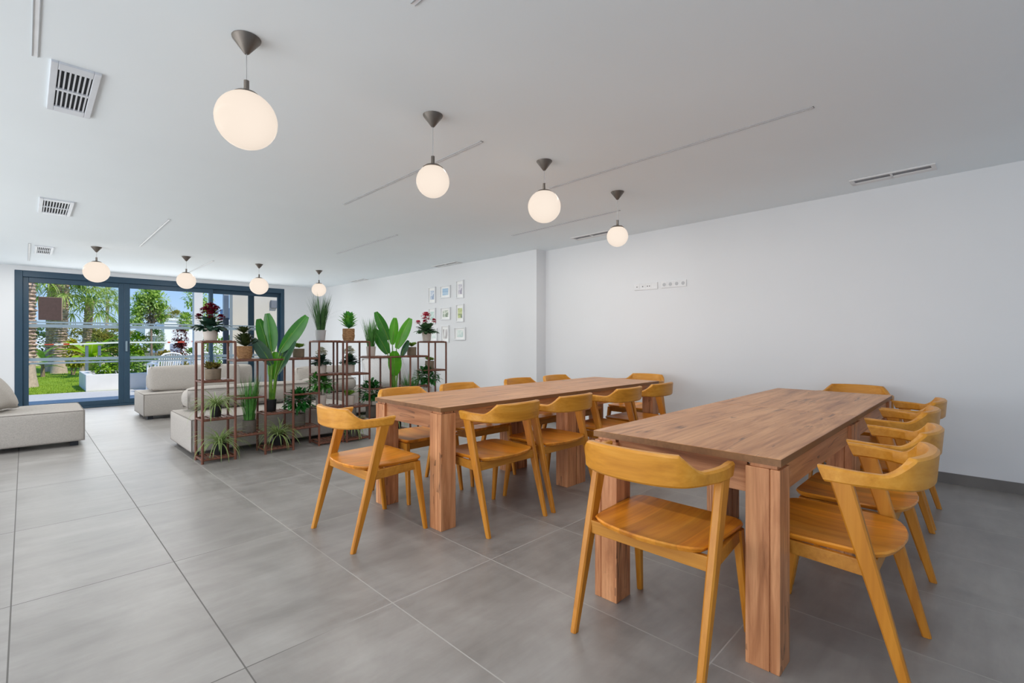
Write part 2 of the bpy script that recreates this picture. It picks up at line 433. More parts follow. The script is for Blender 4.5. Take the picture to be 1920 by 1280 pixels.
# ------------------------------------------------------------------ ceiling fittings
PEND_G = 'opal globe pendants'
NEAR = [(.700, 2.366), (1.729, 2.378), (2.765, 2.388), (3.809, 2.408)]
FAR = [(.687, 8.606), (1.719, 8.62), (2.743, 8.625), (3.758, 8.64)]
def make_pendant(drop, grad):
    t = thing('pendant_lamp', 'x', 'lamp', (0, 0, 0), 0, PEND_G)
    bevel(MB().lathe([(.003, -.070), (.006, -.072), (.012, -.067), (.058, -.006), (.060, 0), (.0, 0)], 28).build('ceiling_canopy', M_STEEL, t, True), .001)
    g = grad
    MB().tube([(0, 0, -.065), (0, 0, -drop + g + .05)], .0022, 6).build('cord', M_CORD, t, True)
    cap = MB().lathe([(.0, .052), (.011, .052), (.011, .008), (.014, .004), (.045, -.004), (.060, -.016), (.05, -.02), (0, -.02)], 24).build('cap', M_STEEL, t, True)
    cap.location = (0, 0, -drop + g)
    gl = MB().ball((0, 0, -drop), g, 1, 1, .98, 32, 20).build('globe', M_GLOBE, t, True)
    return t
ordn = ['first', 'second', 'third', 'fourth']
lab_n = ['largest-looking white globe pendant lamp, hanging nearest the camera over bare floor', 'white globe pendant lamp second from the camera, over the farther table\'s near end',
         'white globe pendant lamp third from the camera, over the middle of the farther table', 'white globe pendant lamp closest to the long white wall in the dining row']
lab_f = ['white globe pendant lamp in front of the left pane of the garden window', 'white globe pendant lamp in front of the middle pane of the garden window',
         'white globe pendant lamp in front of the right end of the garden window', 'white globe pendant lamp at the far corner, beside tall grass on the plant rack']
PS = [(.369, .127), (.398, .099), (.344, .124), (.406, .096)]
for i, (x, y) in enumerate(NEAR):
    p = make_pendant(*PS[i]); p.location = (x, y, zc(y)); p['label'] = lab_n[i]
PS = [(.337, .145), (.364, .126), (.364, .143), (.349, .124)]
for i, (x, y) in enumerate(FAR):
    p = make_pendant(*PS[i]); p.location = (x, y, zc(y)); p['label'] = lab_f[i]

SLOPE = math.atan(-.0148)
def on_ceiling(o, y): o.location.z = zc(y); o.rotation_euler.x = SLOPE
M_SLOT = plain('slot_light_cover', (238, 240, 242), .35)
M_SLOTS = plain('slot_light_side', (172, 174, 177), .5)
slots = [(.035, 1.15, 3.2, 'slim recessed light strip at the top left corner of the ceiling'),
         (1.108, -.3, 1.66, 'slim recessed light strip whose far tip shows at the top edge of the picture'),
         (2.187, 2.446, 4.473, 'slim recessed light strip crossing behind the second globe lamp'),
         (3.277, .73, 2.767, 'long thin recessed light strip between the third globe and the wall grille'),
         (1.093, 6.247, 8.145, 'bright white recessed light strip above the lounge aisle'),
         (3.264, 5.235, 6.9, 'thin recessed light strip over the plant rack'),
         (2.11, 8.75, 10.4, 'short-looking recessed light strip near the far window, between two lounge globes'),
         (4.35, 2.72, 4.3, 'thin recessed light strip beside the fourth globe lamp'),
         (.046, 8.87, 10.6, 'recessed light strip beside the farthest air vent')]
for x, ya, yb, lb in slots:
    ym = (ya + yb) / 2; L = (yb - ya) / 2
    t = thing('recessed_light_strip', lb, 'light', (x, ym, 0), 0, 'recessed light strips')
    MB().box((-.0115, -L, -.004), (-.008, L, .006)).box((.008, -L, -.004), (.0115, L, .006)).box((-.0115, -L, -.004), (.0115, -L + .004, .006)).build('rim', M_SLOTS, t)
    MB().box((-.008, -L, -.002), (.008, L, .006)).build('diffuser', M_SLOT, t)
    on_ceiling(t, ym)
    ar = bpy.data.lights.new('strip_fill', 'AREA'); ao = bpy.data.objects.new('strip_fill', ar); COL.objects.link(ao)  # downward fill lamp added under each strip
    ar.shape = 'RECTANGLE'; ar.size = .03; ar.size_y = 2 * L; ar.energy = (8.5 if ym < 4 else 17) * L; ar.color = (1.0, .97, .93)
    ao.location = (x, ym, zc(ym) - .014); ao.rotation_euler = (SLOPE, 0, 0)
def grille(x0, x1, ya, yb, nb, lb):
    xm, ym = (x0 + x1) / 2, (ya + yb) / 2; W, L = (x1 - x0) / 2, (yb - ya) / 2
    t = thing('air_vent', lb, 'vent', (xm, ym, 0), 0, 'ceiling air vents')
    bx, by = .028, .075
    bevel(MB().box((-W, -L, -.012), (-W + bx, L, .004)).box((W - bx, -L, -.012), (W, L, .004)).box((-W + bx, -L, -.012), (W - bx, -L + by, .004)).box((-W + bx, L - by, -.012), (W - bx, L, .004)).build('vent_frame', M_VENTF, t), .003)
    MB().box((-W + bx, -L + by, -.0016), (W - bx, L - by, -.0006)).build('backing', M_VENTD, t)  # flat dark sheet: shade inside the vent put into the colour
    s = MB(); iw = 2 * (W - bx)
    for k in range(nb):
        xx = -W + bx + iw * (k + .5) / nb
        s.box((xx - .0034, -L + by, -.009), (xx + .0034, L - by, -.0025))
    s.box((-W + bx, -.012, -.012), (W - bx, .012, -.002))
    s.build('blade', M_VENTF, t)
    on_ceiling(t, ym)
grille(.088, .275, 3.175, 3.823, 7, 'large louvred air vent at the upper left, nearest the camera')
grille(.095, .332, 6.11, 6.79, 9, 'middle louvred air vent on the left of the ceiling')
grille(.095, .281, 8.97, 9.68, 7, 'smallest-looking louvred air vent above the garden window')
def slot_grille(x0, x1, ya, yb, lb):
    xm, ym = (x0 + x1) / 2, (ya + yb) / 2; W, L = (x1 - x0) / 2, (yb - ya) / 2
    t = thing('wall_side_air_vent', lb, 'vent', (xm, ym, 0), 0, 'slot air vents along the right wall')
    b = .03
    bevel(MB().box((-W, -L, -.008), (-W + b, L, .004)).box((W - b * 2.4, -L, -.008), (W, L, .004)).box((-W + b, -L, -.008), (W - b, -L + b, .004)).box((-W + b, L - b, -.008), (W - b, L, .004)).box((-W + b, -.008, -.008), (W - b, .008, .004)).build('vent_frame', M_WHITE, t), .002)
    MB().box((-W + b, -L + b, -.0016), (W - b, L - b, -.0006)).build('backing', plain('slot_recess_shade', (132, 134, 138), .8), t)  # flat grey sheet, its tone stands in for shade inside the slot
    on_ceiling(t, ym)
slot_grille(5.0, 5.19, .29, .853, 'slot air vent high on the right, nearest the camera')
slot_grille(5.0, 5.19, 3.30, 3.88, 'slot air vent beside the fourth globe lamp')
slot_grille(4.99, 5.15, 6.25, 6.91, 'slot air vent above the framed pictures')
slot_grille(4.86, 5.0, 9.1, 9.7, 'faint slot air vent at the far corner of the ceiling')

# ------------------------------------------------------------------ sockets on the right wall
M_HOLE = plain('socket_hole', (30, 30, 32), .6)
def plate(y0, y1, z0, z1, label, kinds):
    t = thing('socket_plate', label, 'socket', (XR, (y0 + y1) / 2, (z0 + z1) / 2), PI / 2, 'wall socket plates')
    L = (y1 - y0) / 2; H = (z1 - z0) / 2
    bevel(MB().box((-L, 0, -H), (L, .009, H)).build('faceplate', M_WHITE, t), .003)
    st = 2 * L / len(kinds)
    for k, kd in enumerate(kinds):
        x = L - st * (k + .5)          # photo order left to right = decreasing y = decreasing local x
        q = bevel(MB().box((x - st * .45, .009, -H * .84), (x + st * .45, .0115, H * .84)).build('module', M_WHITE, t), .0015)
        if kd == 'round':
            MB().lathe([(.021, 0), (.021, .001), (.018, .001), (.016, -.012), (0, -.012)], 20).build('socket', plain('socket_well', (186, 187, 189), .5), q)
            ob = q.children[0]; ob.rotation_euler = (-PI / 2, 0, 0); ob.location = (x, .0128, 0)
        elif kd == 'one':
            MB().tube([(x, .0118, 0), (x, .0135, 0)], .0065, 12).build('jack', M_HOLE, q)
        elif kd == 'two':
            MB().tube([(x - .014, .0118, 0), (x - .014, .0135, 0)], .0062, 12).build('jack', M_HOLE, q)
            MB().tube([(x + .014, .0118, 0), (x + .014, .0135, 0)], .0062, 12).build('jack', M_HOLE, q)
plate(2.868, 3.187, 1.822, 1.908, 'white four-gang plate with small black jacks, left of the power sockets on the wall', ['one', 'one', 'two', 'blank'])
plate(2.503, 2.818, 1.826, 1.908, 'white plate with four round power sockets on the wall, right of the jack plate', ['round'] * 4)
for o in bpy.data.objects:
    if o.get('category') == 'socket': o.rotation_euler = (0, 0, PI / 2)

# ------------------------------------------------------------------ picture frames
P0 = Vector((5.262, 5.262)); P1 = Vector((4.93, 11.28)); WD = (P1 - P0).normalized(); WROT = math.atan2(WD.y, WD.x)
M_MOUNT = plain('picture_mount', (240, 240, 238), .7)
def art(name, stops, scale=9, sx=1, sy=1):
    t = NT(name); c = t.coord()
    t.bsdf(t.ramp(t.noise(t.mapping(c, (sx, 1, sy)), scale, 4, .6, .6), [(p, lin(k)) for p, k in stops]), .35, spec=.5); return t.m
ARTS = [art('art_leaf_blue', [(.4, (226, 232, 238)), (.62, (150, 168, 196))], 14),
        art('art_sea', [(.3, (96, 128, 176)), (.5, (170, 200, 224)), (.7, (206, 222, 232))], 4, .3, 3),
        art('art_leaf_grey', [(.42, (232, 230, 232)), (.64, (164, 158, 176))], 15),
        art('art_pale_green', [(.4, (214, 228, 222)), (.65, (150, 190, 176))], 9),
        art('art_plant_sketch', [(.4, (226, 230, 218)), (.62, (120, 138, 110))], 22),
        art('art_green_hill', [(.35, (226, 230, 190)), (.55, (178, 190, 120)), (.68, (84, 92, 130))], 5, .5, 2),
        art('art_pale_blank', [(.4, (232, 236, 234)), (.65, (206, 220, 214))], 8),
        art('art_tree_stem', [(.45, (230, 230, 228)), (.62, (150, 140, 138))], 10, 4, .4),
        art('art_pale_bloom', [(.4, (224, 232, 226)), (.65, (188, 208, 204))], 10)]
FR = [(1.752, 1.950, 1.858, 2.150, 'upright picture frame, top left of the nine on the wall, pale blue leaf print'),
      (1.352, 1.625, 1.932, 2.147, 'wide picture frame in the middle of the top row, blue seascape'),
      (1.015, 1.205, 1.906, 2.212, 'upright picture frame, top right of the nine, grey leaf print'),
      (1.752, 1.945, 1.483, 1.771, 'upright picture frame, left of the middle row, pale green print half behind red flowers'),
      (1.352, 1.612, 1.550, 1.765, 'squarish picture frame at the centre of the nine'),
      (1.012, 1.207, 1.504, 1.806, 'upright picture frame, right of the middle row, green and navy print'),
      (1.705, 1.900, 1.175, 1.410, 'picture frame at the lower left of the nine, mostly hidden by the red-flowered pot'),
      (1.388, 1.590, 1.156, 1.452, 'upright picture frame in the middle of the bottom row, slim grey stem print'),
      (.972, 1.250, 1.197, 1.414, 'wide picture frame, bottom right of the nine, very pale print')]
for i, (a, b, z0, z1, lb) in enumerate(FR):
    cpt = P0 + WD * ((a + b) / 2)
    t = thing('picture_frame', lb, 'picture', (cpt.x, cpt.y, (z0 + z1) / 2), WROT, 'framed pictures on the lounge wall')
    W, H = (b - a) / 2, (z1 - z0) / 2; k = .018
    bevel(MB().box((-W, .001, -H), (-W + k, .024, H)).box((W - k, .001, -H), (W, .024, H)).box((-W + k, .001, H - k), (W - k, .024, H)).box((-W + k, .001, -H), (W - k, .024, -H + k)).build('frame', plain('frame_white', (226, 227, 228), .4), t), .002)
    MB().box((-W + k, .001, -H + k), (W - k, .008, H - k)).build('mount', M_MOUNT, t)
    q = .55
    MB().box((-W * q, .008, -H * q), (W * q, .0095, H * q)).build('print', ARTS[i], t)

# ------------------------------------------------------------------ dining tables
ZT = .775
def make_table():
    t = thing('dining_table', 'x', 'table', (0, 0, 0), 0, 'wood-grain dining tables')
    L, W = .6985, .40
    bevel(MB().box((-L, -W, ZT - .028), (L, W, ZT)).build('tabletop', M_TX, t), .0015, 1)
    e = MB()
    for b in (((-L - .0006, -W, ZT - .0275), (-L + .002, W, ZT - .0012)), ((L - .002, -W, ZT - .0275), (L + .0006, W, ZT - .0012)), ((-L, -W - .0006, ZT - .0275), (L, -W + .002, ZT - .0012)), ((-L, W - .002, ZT - .0275), (L, W + .0006, ZT - .0012))): e.box(*b)
    e.build('edge_band', M_TE, t)
    k = .118; zt = ZT - .042
    for sx in (-1, 1):
        for sy in (-1, 1):
            x0, x1 = sorted((sx * (L - .004), sx * (L - .004 - k))); y0, y1 = sorted((sy * (W - .004), sy * (W - .004 - k)))
            m = MB(); ym = (y0 + y1) / 2 + sy * .025
            m.box((x0, y0, 0), (x1, ym - .0015, zt)).box((x0, ym + .0015, 0), (x1, y1, zt)).box((x0 + .004, ym - .002, .002), (x1 - .004, ym + .002, zt - .003))
            m.box((x0 + .012, y0 + .012, zt - .002), (x1 - .012, y1 - .012, ZT - .027))
            bevel(m.build('leg', M_TZ, t), .002)
    for sy in (-1, 1):
        y0, y1 = sorted((sy * (W - .022), sy * (W - .044)))
        bevel(MB().box((-L + .122, y0, ZT - .145), (L - .122, y1, ZT - .0285)).build('apron', M_TX, t), .0015)
    for sx in (-1, 1):
        x0, x1 = sorted((sx * (L - .022), sx * (L - .044)))
        bevel(MB().box((x0, -W + .122, ZT - .145), (x1, W - .122, ZT - .0285)).build('apron', M_TY, t), .0015)
    return t
T1X, T1Y, T2X, T2Y = 1.822, 2.825, 1.885, .922
tab = make_table(); tab.location = (T2X + .70, T2Y, 0)
tab['label'] = 'wood-grain dining table nearest the camera, with an armchair at its near end'
dup(tab, (T2X + 2.10, T2Y, 0), 0, 'wood-grain dining table joined to the far end of the nearest table')
dup(tab, (T1X + .70, T1Y, 0), 0, 'wood-grain dining table beside the plant rack, its open end facing a pulled-out chair')
dup(tab, (T1X + 2.10, T1Y, 0), 0, 'wood-grain dining table at the wall end of the farther pair')

# ------------------------------------------------------------------ chairs
def make_chair():
    t = thing('dining_chair', 'x', 'chair', (0, 0, 0), 0, 'curved-back wooden dining chairs')
    # bent back and arms in one sweep
    half = [(.264, -.012), (.266, -.075), (.254, -.135), (.226, -.194), (.182, -.242), (.096, -.272), (0, -.281)]
    pts = catmull([(x, y, 0) for x, y in half] + [(-x, y, 0) for x, y in reversed(half[:-1])], 14)
    rings = []
    def ztop(p):
        ax = abs(p.x)
        if p.y > -.172: return .738 + (p.y + .172) * .05
        hi = .801 - .004 * (ax / .2) ** 2
        f = min(1, max(0, (-.172 - p.y) / (.243 - .172))) if ax > .183 else 1
        return .738 + (hi - .738) * f ** 1.8
    for i, p in enumerate(pts):
        d = (pts[min(i + 1, len(pts) - 1)] - pts[max(i - 1, 0)]).normalized()
        nrm = Vector((d.y, -d.x, 0))           # outward
        if nrm.dot(Vector((p.x, p.y + .1, 0))) < 0: nrm = -nrm
        zt = ztop(p); back = min(1, max(0, (-p.y - .15) / .12))
        zb = .690 - .008 * back
        th = .0165 + .003 * back
        lean = .008 * back                       # back leans outward at the top
        c = .008
        prof = [(-th, zb + c), (-th + c, zb), (th - c, zb), (th, zb + c), (th + lean, zt - c), (th + lean - c, zt), (-th + lean * 1.4 + c * .8, zt), (-th + lean * 1.4, zt - c)]
        tipf = 0
        rings.append([(p.x + nrm.x * a, p.y + nrm.y * a, z) for a, z in prof])
    # slanted tips follow the legs
    for r, in ((rings[0],), (rings[-1],)):
        for k, (x, y, z) in enumerate(r): r[k] = (x, y + (z - .69) * .42, z)
    for r, in ((rings[1],), (rings[-2],)):
        for k, (x, y, z) in enumerate(r): r[k] = (x, y + (z - .69) * .2, z)
    MB().loft(rings).build('backrest', M_CX, t, True, ang=38)
    # rear legs lean forward up to the arms
    for s in (-1, 1):
        secs = [(-.255, 0, .0135, .015), (-.145, .40, .0165, .026), (-.062, .694, .0165, .034)]
        R_ = []
        for y, z, hx, hy in secs:
            x = s * (.262 if z < .1 else .262); c = .006
            R_.append([(x + a, y + b, z) for a, b in ((-hx, -hy + c), (-hx + c, -hy), (hx - c, -hy), (hx, -hy + c), (hx, hy - c), (hx - c, hy), (-hx + c, hy), (-hx, hy - c))])
        MB().loft(R_).build('leg', M_CZ, t, True, ang=30)
    for s in (-1, 1):
        R_ = []
        for x, y, z, hx, hy in ((.247, .245, 0, .0125, .0135), (.228, .186, .435, .0185, .023)):
            c = .006
            R_.append([(s * x + a, y + b, z) for a, b in ((-hx, -hy + c), (-hx + c, -hy), (hx - c, -hy), (hx, -hy + c), (hx, hy - c), (hx - c, hy), (-hx + c, hy), (-hx, hy - c))])
        MB().loft(R_).build('leg', M_CZ, t, True, ang=30)
    z0, z1 = .382, .436
    for s in (-1, 1):
        a, b = Vector((s * .256, -.145, 0)), Vector((s * .229, .18, 0))
        q = .010
        o = MB().hexa([(a.x - q, a.y, z0), (a.x + q, a.y, z0), (b.x + q, b.y, z0 + .004), (b.x - q, b.y, z0 + .004), (a.x - q, a.y, z1), (a.x + q, a.y, z1), (b.x + q, b.y, z1), (b.x - q, b.y, z1)]).build('seat_rail', M_CR, t); bevel(o, .003)
    bevel(MB().box((-.225, .178, z0 + .004), (.225, .198, z1)).build('seat_rail', M_CR, t), .003)
    bevel(MB().box((-.25, -.158, z0), (.25, -.136, z1)).build('seat_rail', M_CR, t), .003)
    # shaped seat
    out = []
    def arc(cx, cy, r, a0, a1, n=6):
        for k in range(n + 1):
            a = a0 + (a1 - a0) * k / n; out.append((cx + r * math.cos(a), cy + r * math.sin(a)))
    arc(.188, .172, .062, 0, PI / 2); arc(-.188, .172, .062, PI / 2, PI)
    out += [(-.247, .05), (-.240, -.10)]
    for k in range(9):
        a = PI + .25 + (PI - .5) * k / 8
        out.append((.235 * math.cos(a), -.135 + .085 * math.sin(a)))
    out += [(.240, -.10), (.247, .05)]
    rings = []
    def dish(x, y): return -.014 * max(0, 1 - (x / .23) ** 2) * max(0, 1 - ((y - .02) / .24) ** 2)
    for sc, dz in ((.955, -.023), (.99, -.012), (1.0, -.006), (.985, 0)):
        rings.append([(x * sc, .01 + (y - .01) * sc, .462 + dz) for x, y in out])
    for sc in (.8, .6, .4, .2, .05):
        rings.append([(x * sc, .01 + (y - .01) * sc, .462 + dish(x * sc, y * sc) - dish(x * .985, y * .985) * 0) for x, y in out])
    MB().loft(rings).build('seat', M_CY, t, True, ang=40)
    for s, y in ((-1, -.255), (1, -.255), (-1, .245), (1, .245)):
        x = s * (.262 if y < 0 else .247)
        MB().lathe([(.011, 0), (.011, .005), (0, .005)], 12, (x, y, -.001)).build('foot_pad', plain('foot_pad_black', (40, 36, 32), .7), t)
    return t
ch = make_chair()
def place(x, y, rz, lb, first=[True]):
    if first[0]:
        ch.location = (x, y, 0.001); ch.rotation_euler = (0, 0, rz); ch['label'] = lb; first[0] = False
    else: dup(ch, (x, y, 0.001), rz, lb)
place(1.845, .948, -PI / 2, 'honey-coloured wooden armchair at the near end of the closest table, back to the camera')
place(2.30, .430, 0, 'honey-coloured wooden armchair at the right edge, front of the row along the closest table')
place(2.90, .447, 0, 'honey-coloured wooden armchair second in the row on the right of the closest table')
place(3.70, .50, 0, 'honey-coloured wooden armchair third in the row on the right of the closest table')
place(4.305, .50, 0, 'honey-coloured wooden armchair last in the right-hand row, nearest the long white wall')
place(4.95, .83, PI / 2, 'honey-coloured wooden armchair at the far end of the closest table, only its back rail showing')
place(1.553, 2.80, -PI / 2, 'honey-coloured wooden armchair pulled out at the open end of the farther table')
place(2.237, 2.405, 0, 'honey-coloured wooden armchair first on the camera side of the farther table, beside its corner leg')
place(2.848, 2.405, 0, 'honey-coloured wooden armchair second on the camera side of the farther table')
place(3.588, 2.405, 0, 'honey-coloured wooden armchair third on the camera side of the farther table')
place(4.166, 2.405, 0, 'honey-coloured wooden armchair fourth on the camera side of the farther table')
place(2.215, 3.245, PI, 'honey-coloured wooden armchair first on the plant-rack side of the farther table')
place(2.825, 3.245, PI, 'honey-coloured wooden armchair second on the plant-rack side of the farther table')
place(3.63, 3.245, PI, 'honey-coloured wooden armchair third on the plant-rack side, its back seen against the white pier')
place(4.235, 3.245, PI, 'honey-coloured wooden armchair fourth on the plant-rack side, its back just right of the pier')
place(4.91, 2.86, PI / 2, 'honey-coloured wooden armchair at the wall end of the farther table')
# ------------------------------------------------------------------ plant rack
CR_ = Vector((math.cos(YAW), -math.sin(YAW), 0))          # a horizontal direction facing the dining area
def make_rack(label, x0, yf, pitch, posts, shelves):
    t = thing('plant_rack', label, 'plant stand', (x0, yf, 0), 0, 'stepped wooden plant racks')
    D = .25
    for k, ztop in posts:
        for y in (0, D):
            MB().tube([(k * pitch, y, 0), (k * pitch, y, ztop - .012), (k * pitch, y, ztop + .004)], [.0125, .0125, .009], 8).build('post', M_RACK, t, True)
    for k, z, sl in shelves:
        a, b = k * pitch, (k + 1) * pitch
        m = MB()
        for y in (0, D): m.tube([(a, y, z), (b, y, z)], .0105, 8)
        for x in (a, b): m.tube([(x, 0, z), (x, D, z)], .010, 8)
        o = m.build('shelf_rail', M_RACK, t, True)
        if sl:
            s = MB()
            for i in range(5):
                xx = a + .022 + (pitch - .044) * (i + .5) / 5
                s.box((xx - .016, -.004, z + .008), (xx + .016, D + .004, z + .015))
            bevel(s.build('slats', M_SLAT, o), .002)
    return t
AX, AY, AP = 1.206, 5.385, .2845
BX, BY, BP = 2.652, 5.335, .2898
make_rack('stepped reddish-brown plant rack on the left, its tall end beside the sofa corner', AX, AY, AP,
          [(0, 1.18), (1, 1.18), (2, .99), (3, .99), (4, 1.18), (5, 1.18)],
          [(0, 1.18, 1), (0, .792, 1), (0, .418, 1), (0, .036, 1), (1, .99, 1), (1, .606, 0), (1, .226, 1), (2, .99, 0), (2, .416, 1), (2, .042, 1),
           (3, .99, 1), (3, .60, 0), (3, .225, 1), (4, 1.18, 1), (4, .80, 1), (4, .418, 1), (4, .025, 1)])
make_rack('stepped reddish-brown plant rack on the right, partly behind the farther table', BX, BY, BP,
          [(0, 1.175), (1, 1.175), (2, .985), (3, .985), (4, 1.17), (5, 1.17)],
          [(0, 1.175, 1), (0, .792, 1), (0, .405, 1), (0, .025, 1), (1, .985, 1), (1, .60, 0), (1, .226, 1), (2, .985, 0), (2, .416, 1), (2, .042, 1),
           (3, .98, 1), (3, .59, 0), (3, .226, 1), (4, 1.17, 1), (4, .786, 1), (4, .42, 1), (4, .036, 1)])

# ------------------------------------------------------------------ potted plants
P_CREAM = plain('pot_cream', (206, 196, 186), .6)
P_GREY = plain('pot_pale_grey', (196, 196, 198), .5)
P_TAUPE = plain('pot_taupe', (132, 118, 100), .7, 0, .3, .12, 20, .2, 80)
P_BLACK = plain('pot_black', (24, 25, 27), .45)
P_DGREY = plain('pot_dark_grey', (98, 92, 84), .7, 0, .3, .12, 20)
def wicker_mat():
    t = NT('wicker'); c = t.coord(); s = t.n('ShaderNodeSeparateXYZ'); t.l(c, s.inputs[0])
    w = t.math('SINE', t.math('MULTIPLY', s.outputs[2], 700.0))
    n = t.noise(t.mapping(c, (40, 40, 90)), 1, 3)
    f = t.math('ADD', t.math('MULTIPLY', w, .18), n)
    t.bsdf(t.ramp(f, [(.3, lin((128, 90, 58))), (.7, lin((188, 148, 106)))]), .8, 0, t.bump(w, .5, .004), .2); return t.m
P_WICK = wicker_mat()
P_SOIL = plain('potting_soil', (46, 36, 28), .95, 0, .2, .3, 60)
L_SPID = leafy('spider_leaf', [(96, 134, 58), (134, 166, 84)], .4, 12, .25, ((206, 216, 158), 'edge', .27, .75))
L_GRASS = leafy('ornamental_grass', [(48, 104, 40), (92, 152, 66)], .45, 14, .2)
L_GRASSD = leafy('ornamental_grass_dark', [(40, 78, 44), (78, 118, 62)], .45, 14, .15)
L_SUC = leafy('succulent_green', [(84, 130, 44), (146, 178, 72)], .4, 30, .2)
L_SUCB = leafy('succulent_olive', [(70, 72, 30), (128, 112, 50)], .4, 30, .15)
L_SUCD = leafy('succulent_dark', [(26, 38, 22), (66, 78, 34)], .35, 18, .1)
L_LEAFY = leafy('bright_rosette', [(44, 110, 60), (80, 160, 60), (140, 196, 62)], .35, 8, .2)
L_FIC = leafy('ficus_leaf', [(24, 74, 32), (48, 122, 48)], .28, 22, .18)
L_FICL = leafy('ficus_leaf_light', [(40, 98, 38), (84, 150, 56)], .3, 22, .2)
L_KAL = leafy('kalanchoe_leaf', [(34, 64, 52), (64, 98, 78)], .4, 16, .1)
L_KALG = leafy('geranium_leaf', [(44, 84, 54), (88, 122, 82)], .45, 16, .15)
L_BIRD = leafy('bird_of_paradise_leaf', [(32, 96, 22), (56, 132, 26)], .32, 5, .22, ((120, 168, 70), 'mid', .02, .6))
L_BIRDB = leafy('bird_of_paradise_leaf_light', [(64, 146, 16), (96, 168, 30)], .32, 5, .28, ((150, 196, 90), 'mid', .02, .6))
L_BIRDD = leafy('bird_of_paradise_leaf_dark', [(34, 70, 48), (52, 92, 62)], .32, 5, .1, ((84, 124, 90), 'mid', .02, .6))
L_STALK = leafy('green_stalk', [(70, 120, 34), (120, 160, 50)], .4, 8, .1)
F_RED = plain('petal_dark_red', (126, 24, 44), .6, 0, .3, .25, 60)
F_PINK = plain('petal_pink_red', (206, 50, 84), .6, 0, .3, .25, 60)
F_WHITE = plain('petal_white', (226, 226, 208), .6, 0, .3, .1, 60)
M_TWIG = plain('twig_bark', (92, 68, 48), .8)

def pot(t, w, hgt, m, taper=.78, wick=False):
    r = w / 2; rb = r * taper
    if wick: prof = [(0, 0), (rb * .96, 0), (r * 1.0, hgt * .25), (r * 1.04, hgt * .5), (r * .98, hgt * .52), (r, hgt * .9), (r * .97, hgt), (r * .88, hgt), (r * .86, hgt * .85), (0, hgt * .85)]
    else: prof = [(0, 0), (rb, 0), (rb + .002, .003), (r - .001, hgt - .002), (r, hgt), (r - .005, hgt), (r - .008, hgt * .9), (0, hgt * .9)]
    o = MB().lathe(prof, 22).build('pot', m, t, True)
    MB().lathe([(r * .84, hgt * .9), (r * .84, hgt * .905), (0, hgt * .925)], 16).build('soil', P_SOIL, o)
    return hgt * .9
def gauss_dir(rr, el0, el1):
    a = rr.uniform(0, 2 * PI); e = math.radians(rr.uniform(el0, el1))
    return Vector((math.cos(a) * math.cos(e), math.sin(a) * math.cos(e), math.sin(e)))
def spider(t, z, spread, hgt, rr, n=95):
    m = MB(); m.keep = True
    for i in range(n):
        d = gauss_dir(rr, 30, 85); L = spread * rr.uniform(.9, 1.4)
        m.blade((rr.uniform(-.02, .02), rr.uniform(-.02, .02), z), d, L, rr.uniform(.011, .016), rr.uniform(1.2, 2.3), 7,
                lambda f: (1 - f) ** .6 * min(1, .5 + 3 * f), .35)
    m.build('foliage', L_SPID, t, True)
def grass(t, z, hgt, r, rr, m_, n=110, wisps=0, spread=16):
    m = MB(); m.keep = True
    for i in range(n):
        a = rr.uniform(0, 2 * PI); q = r * math.sqrt(rr.random())
        e = rr.uniform(2, spread)
        d = Vector((math.cos(a) * math.sin(math.radians(e)), math.sin(a) * math.sin(math.radians(e)), math.cos(math.radians(e))))
        m.blade((q * math.cos(a), q * math.sin(a), z), d, hgt * rr.uniform(.55, 1.0), rr.uniform(.007, .012), rr.uniform(0, .25), 4, lambda f: (1 - f) ** .5, .3)
    for i in range(wisps):
        a = rr.uniform(0, 2 * PI); d = Vector((math.cos(a) * .35, math.sin(a) * .35, 1))
        m.blade((0, 0, z + .05), d, hgt * rr.uniform(.7, 1.0), .0035, rr.uniform(1.0, 2.6), 9, lambda f: 1 - .8 * f, .2)
    m.build('foliage', m_, t, True)
def rosette(m, c, r, n, rr, up=1.0, w=.42):
    for i in range(n):
        f = i / n; a = i * 2.39996; e = math.radians(12 + 68 * f)
        d = Vector((math.cos(a) * math.cos(e), math.sin(a) * math.cos(e), math.sin(e) * up))
        m.blade(c, d, r * (1 - .45 * f) * rr.uniform(.9, 1.1), r * w, -.35 if f < .6 else .1, 3, lambda g: min(1, .45 + 1.5 * g) * (1 if g < .75 else (1 - g) / .25), .3)
def succulent(t, z, r, hgt, rr, m_, k=7):
    m = MB(); m.keep = True
    for i in range(k):
        a = 2 * PI * i / k; q = 0 if i == 0 else r * .55
        rosette(m, (q * math.cos(a), q * math.sin(a), z + hgt * rr.uniform(.1, .6)), r * .85, 24, rr, 1.2, .3)
    m.build('foliage', m_, t, True)
def tiers(t, z, specs, rr, m_):
    m = MB(); m.keep = True
    top = max(s[0] for s in specs)
    m.tube([(0, 0, z), (0, 0, z + top)], .007, 6)
    for dz, r, n in specs: rosette(m, (rr.uniform(-.008, .008), rr.uniform(-.008, .008), z + dz), r, n, rr, 1.0, .36)
    m.build('foliage', m_, t, True)
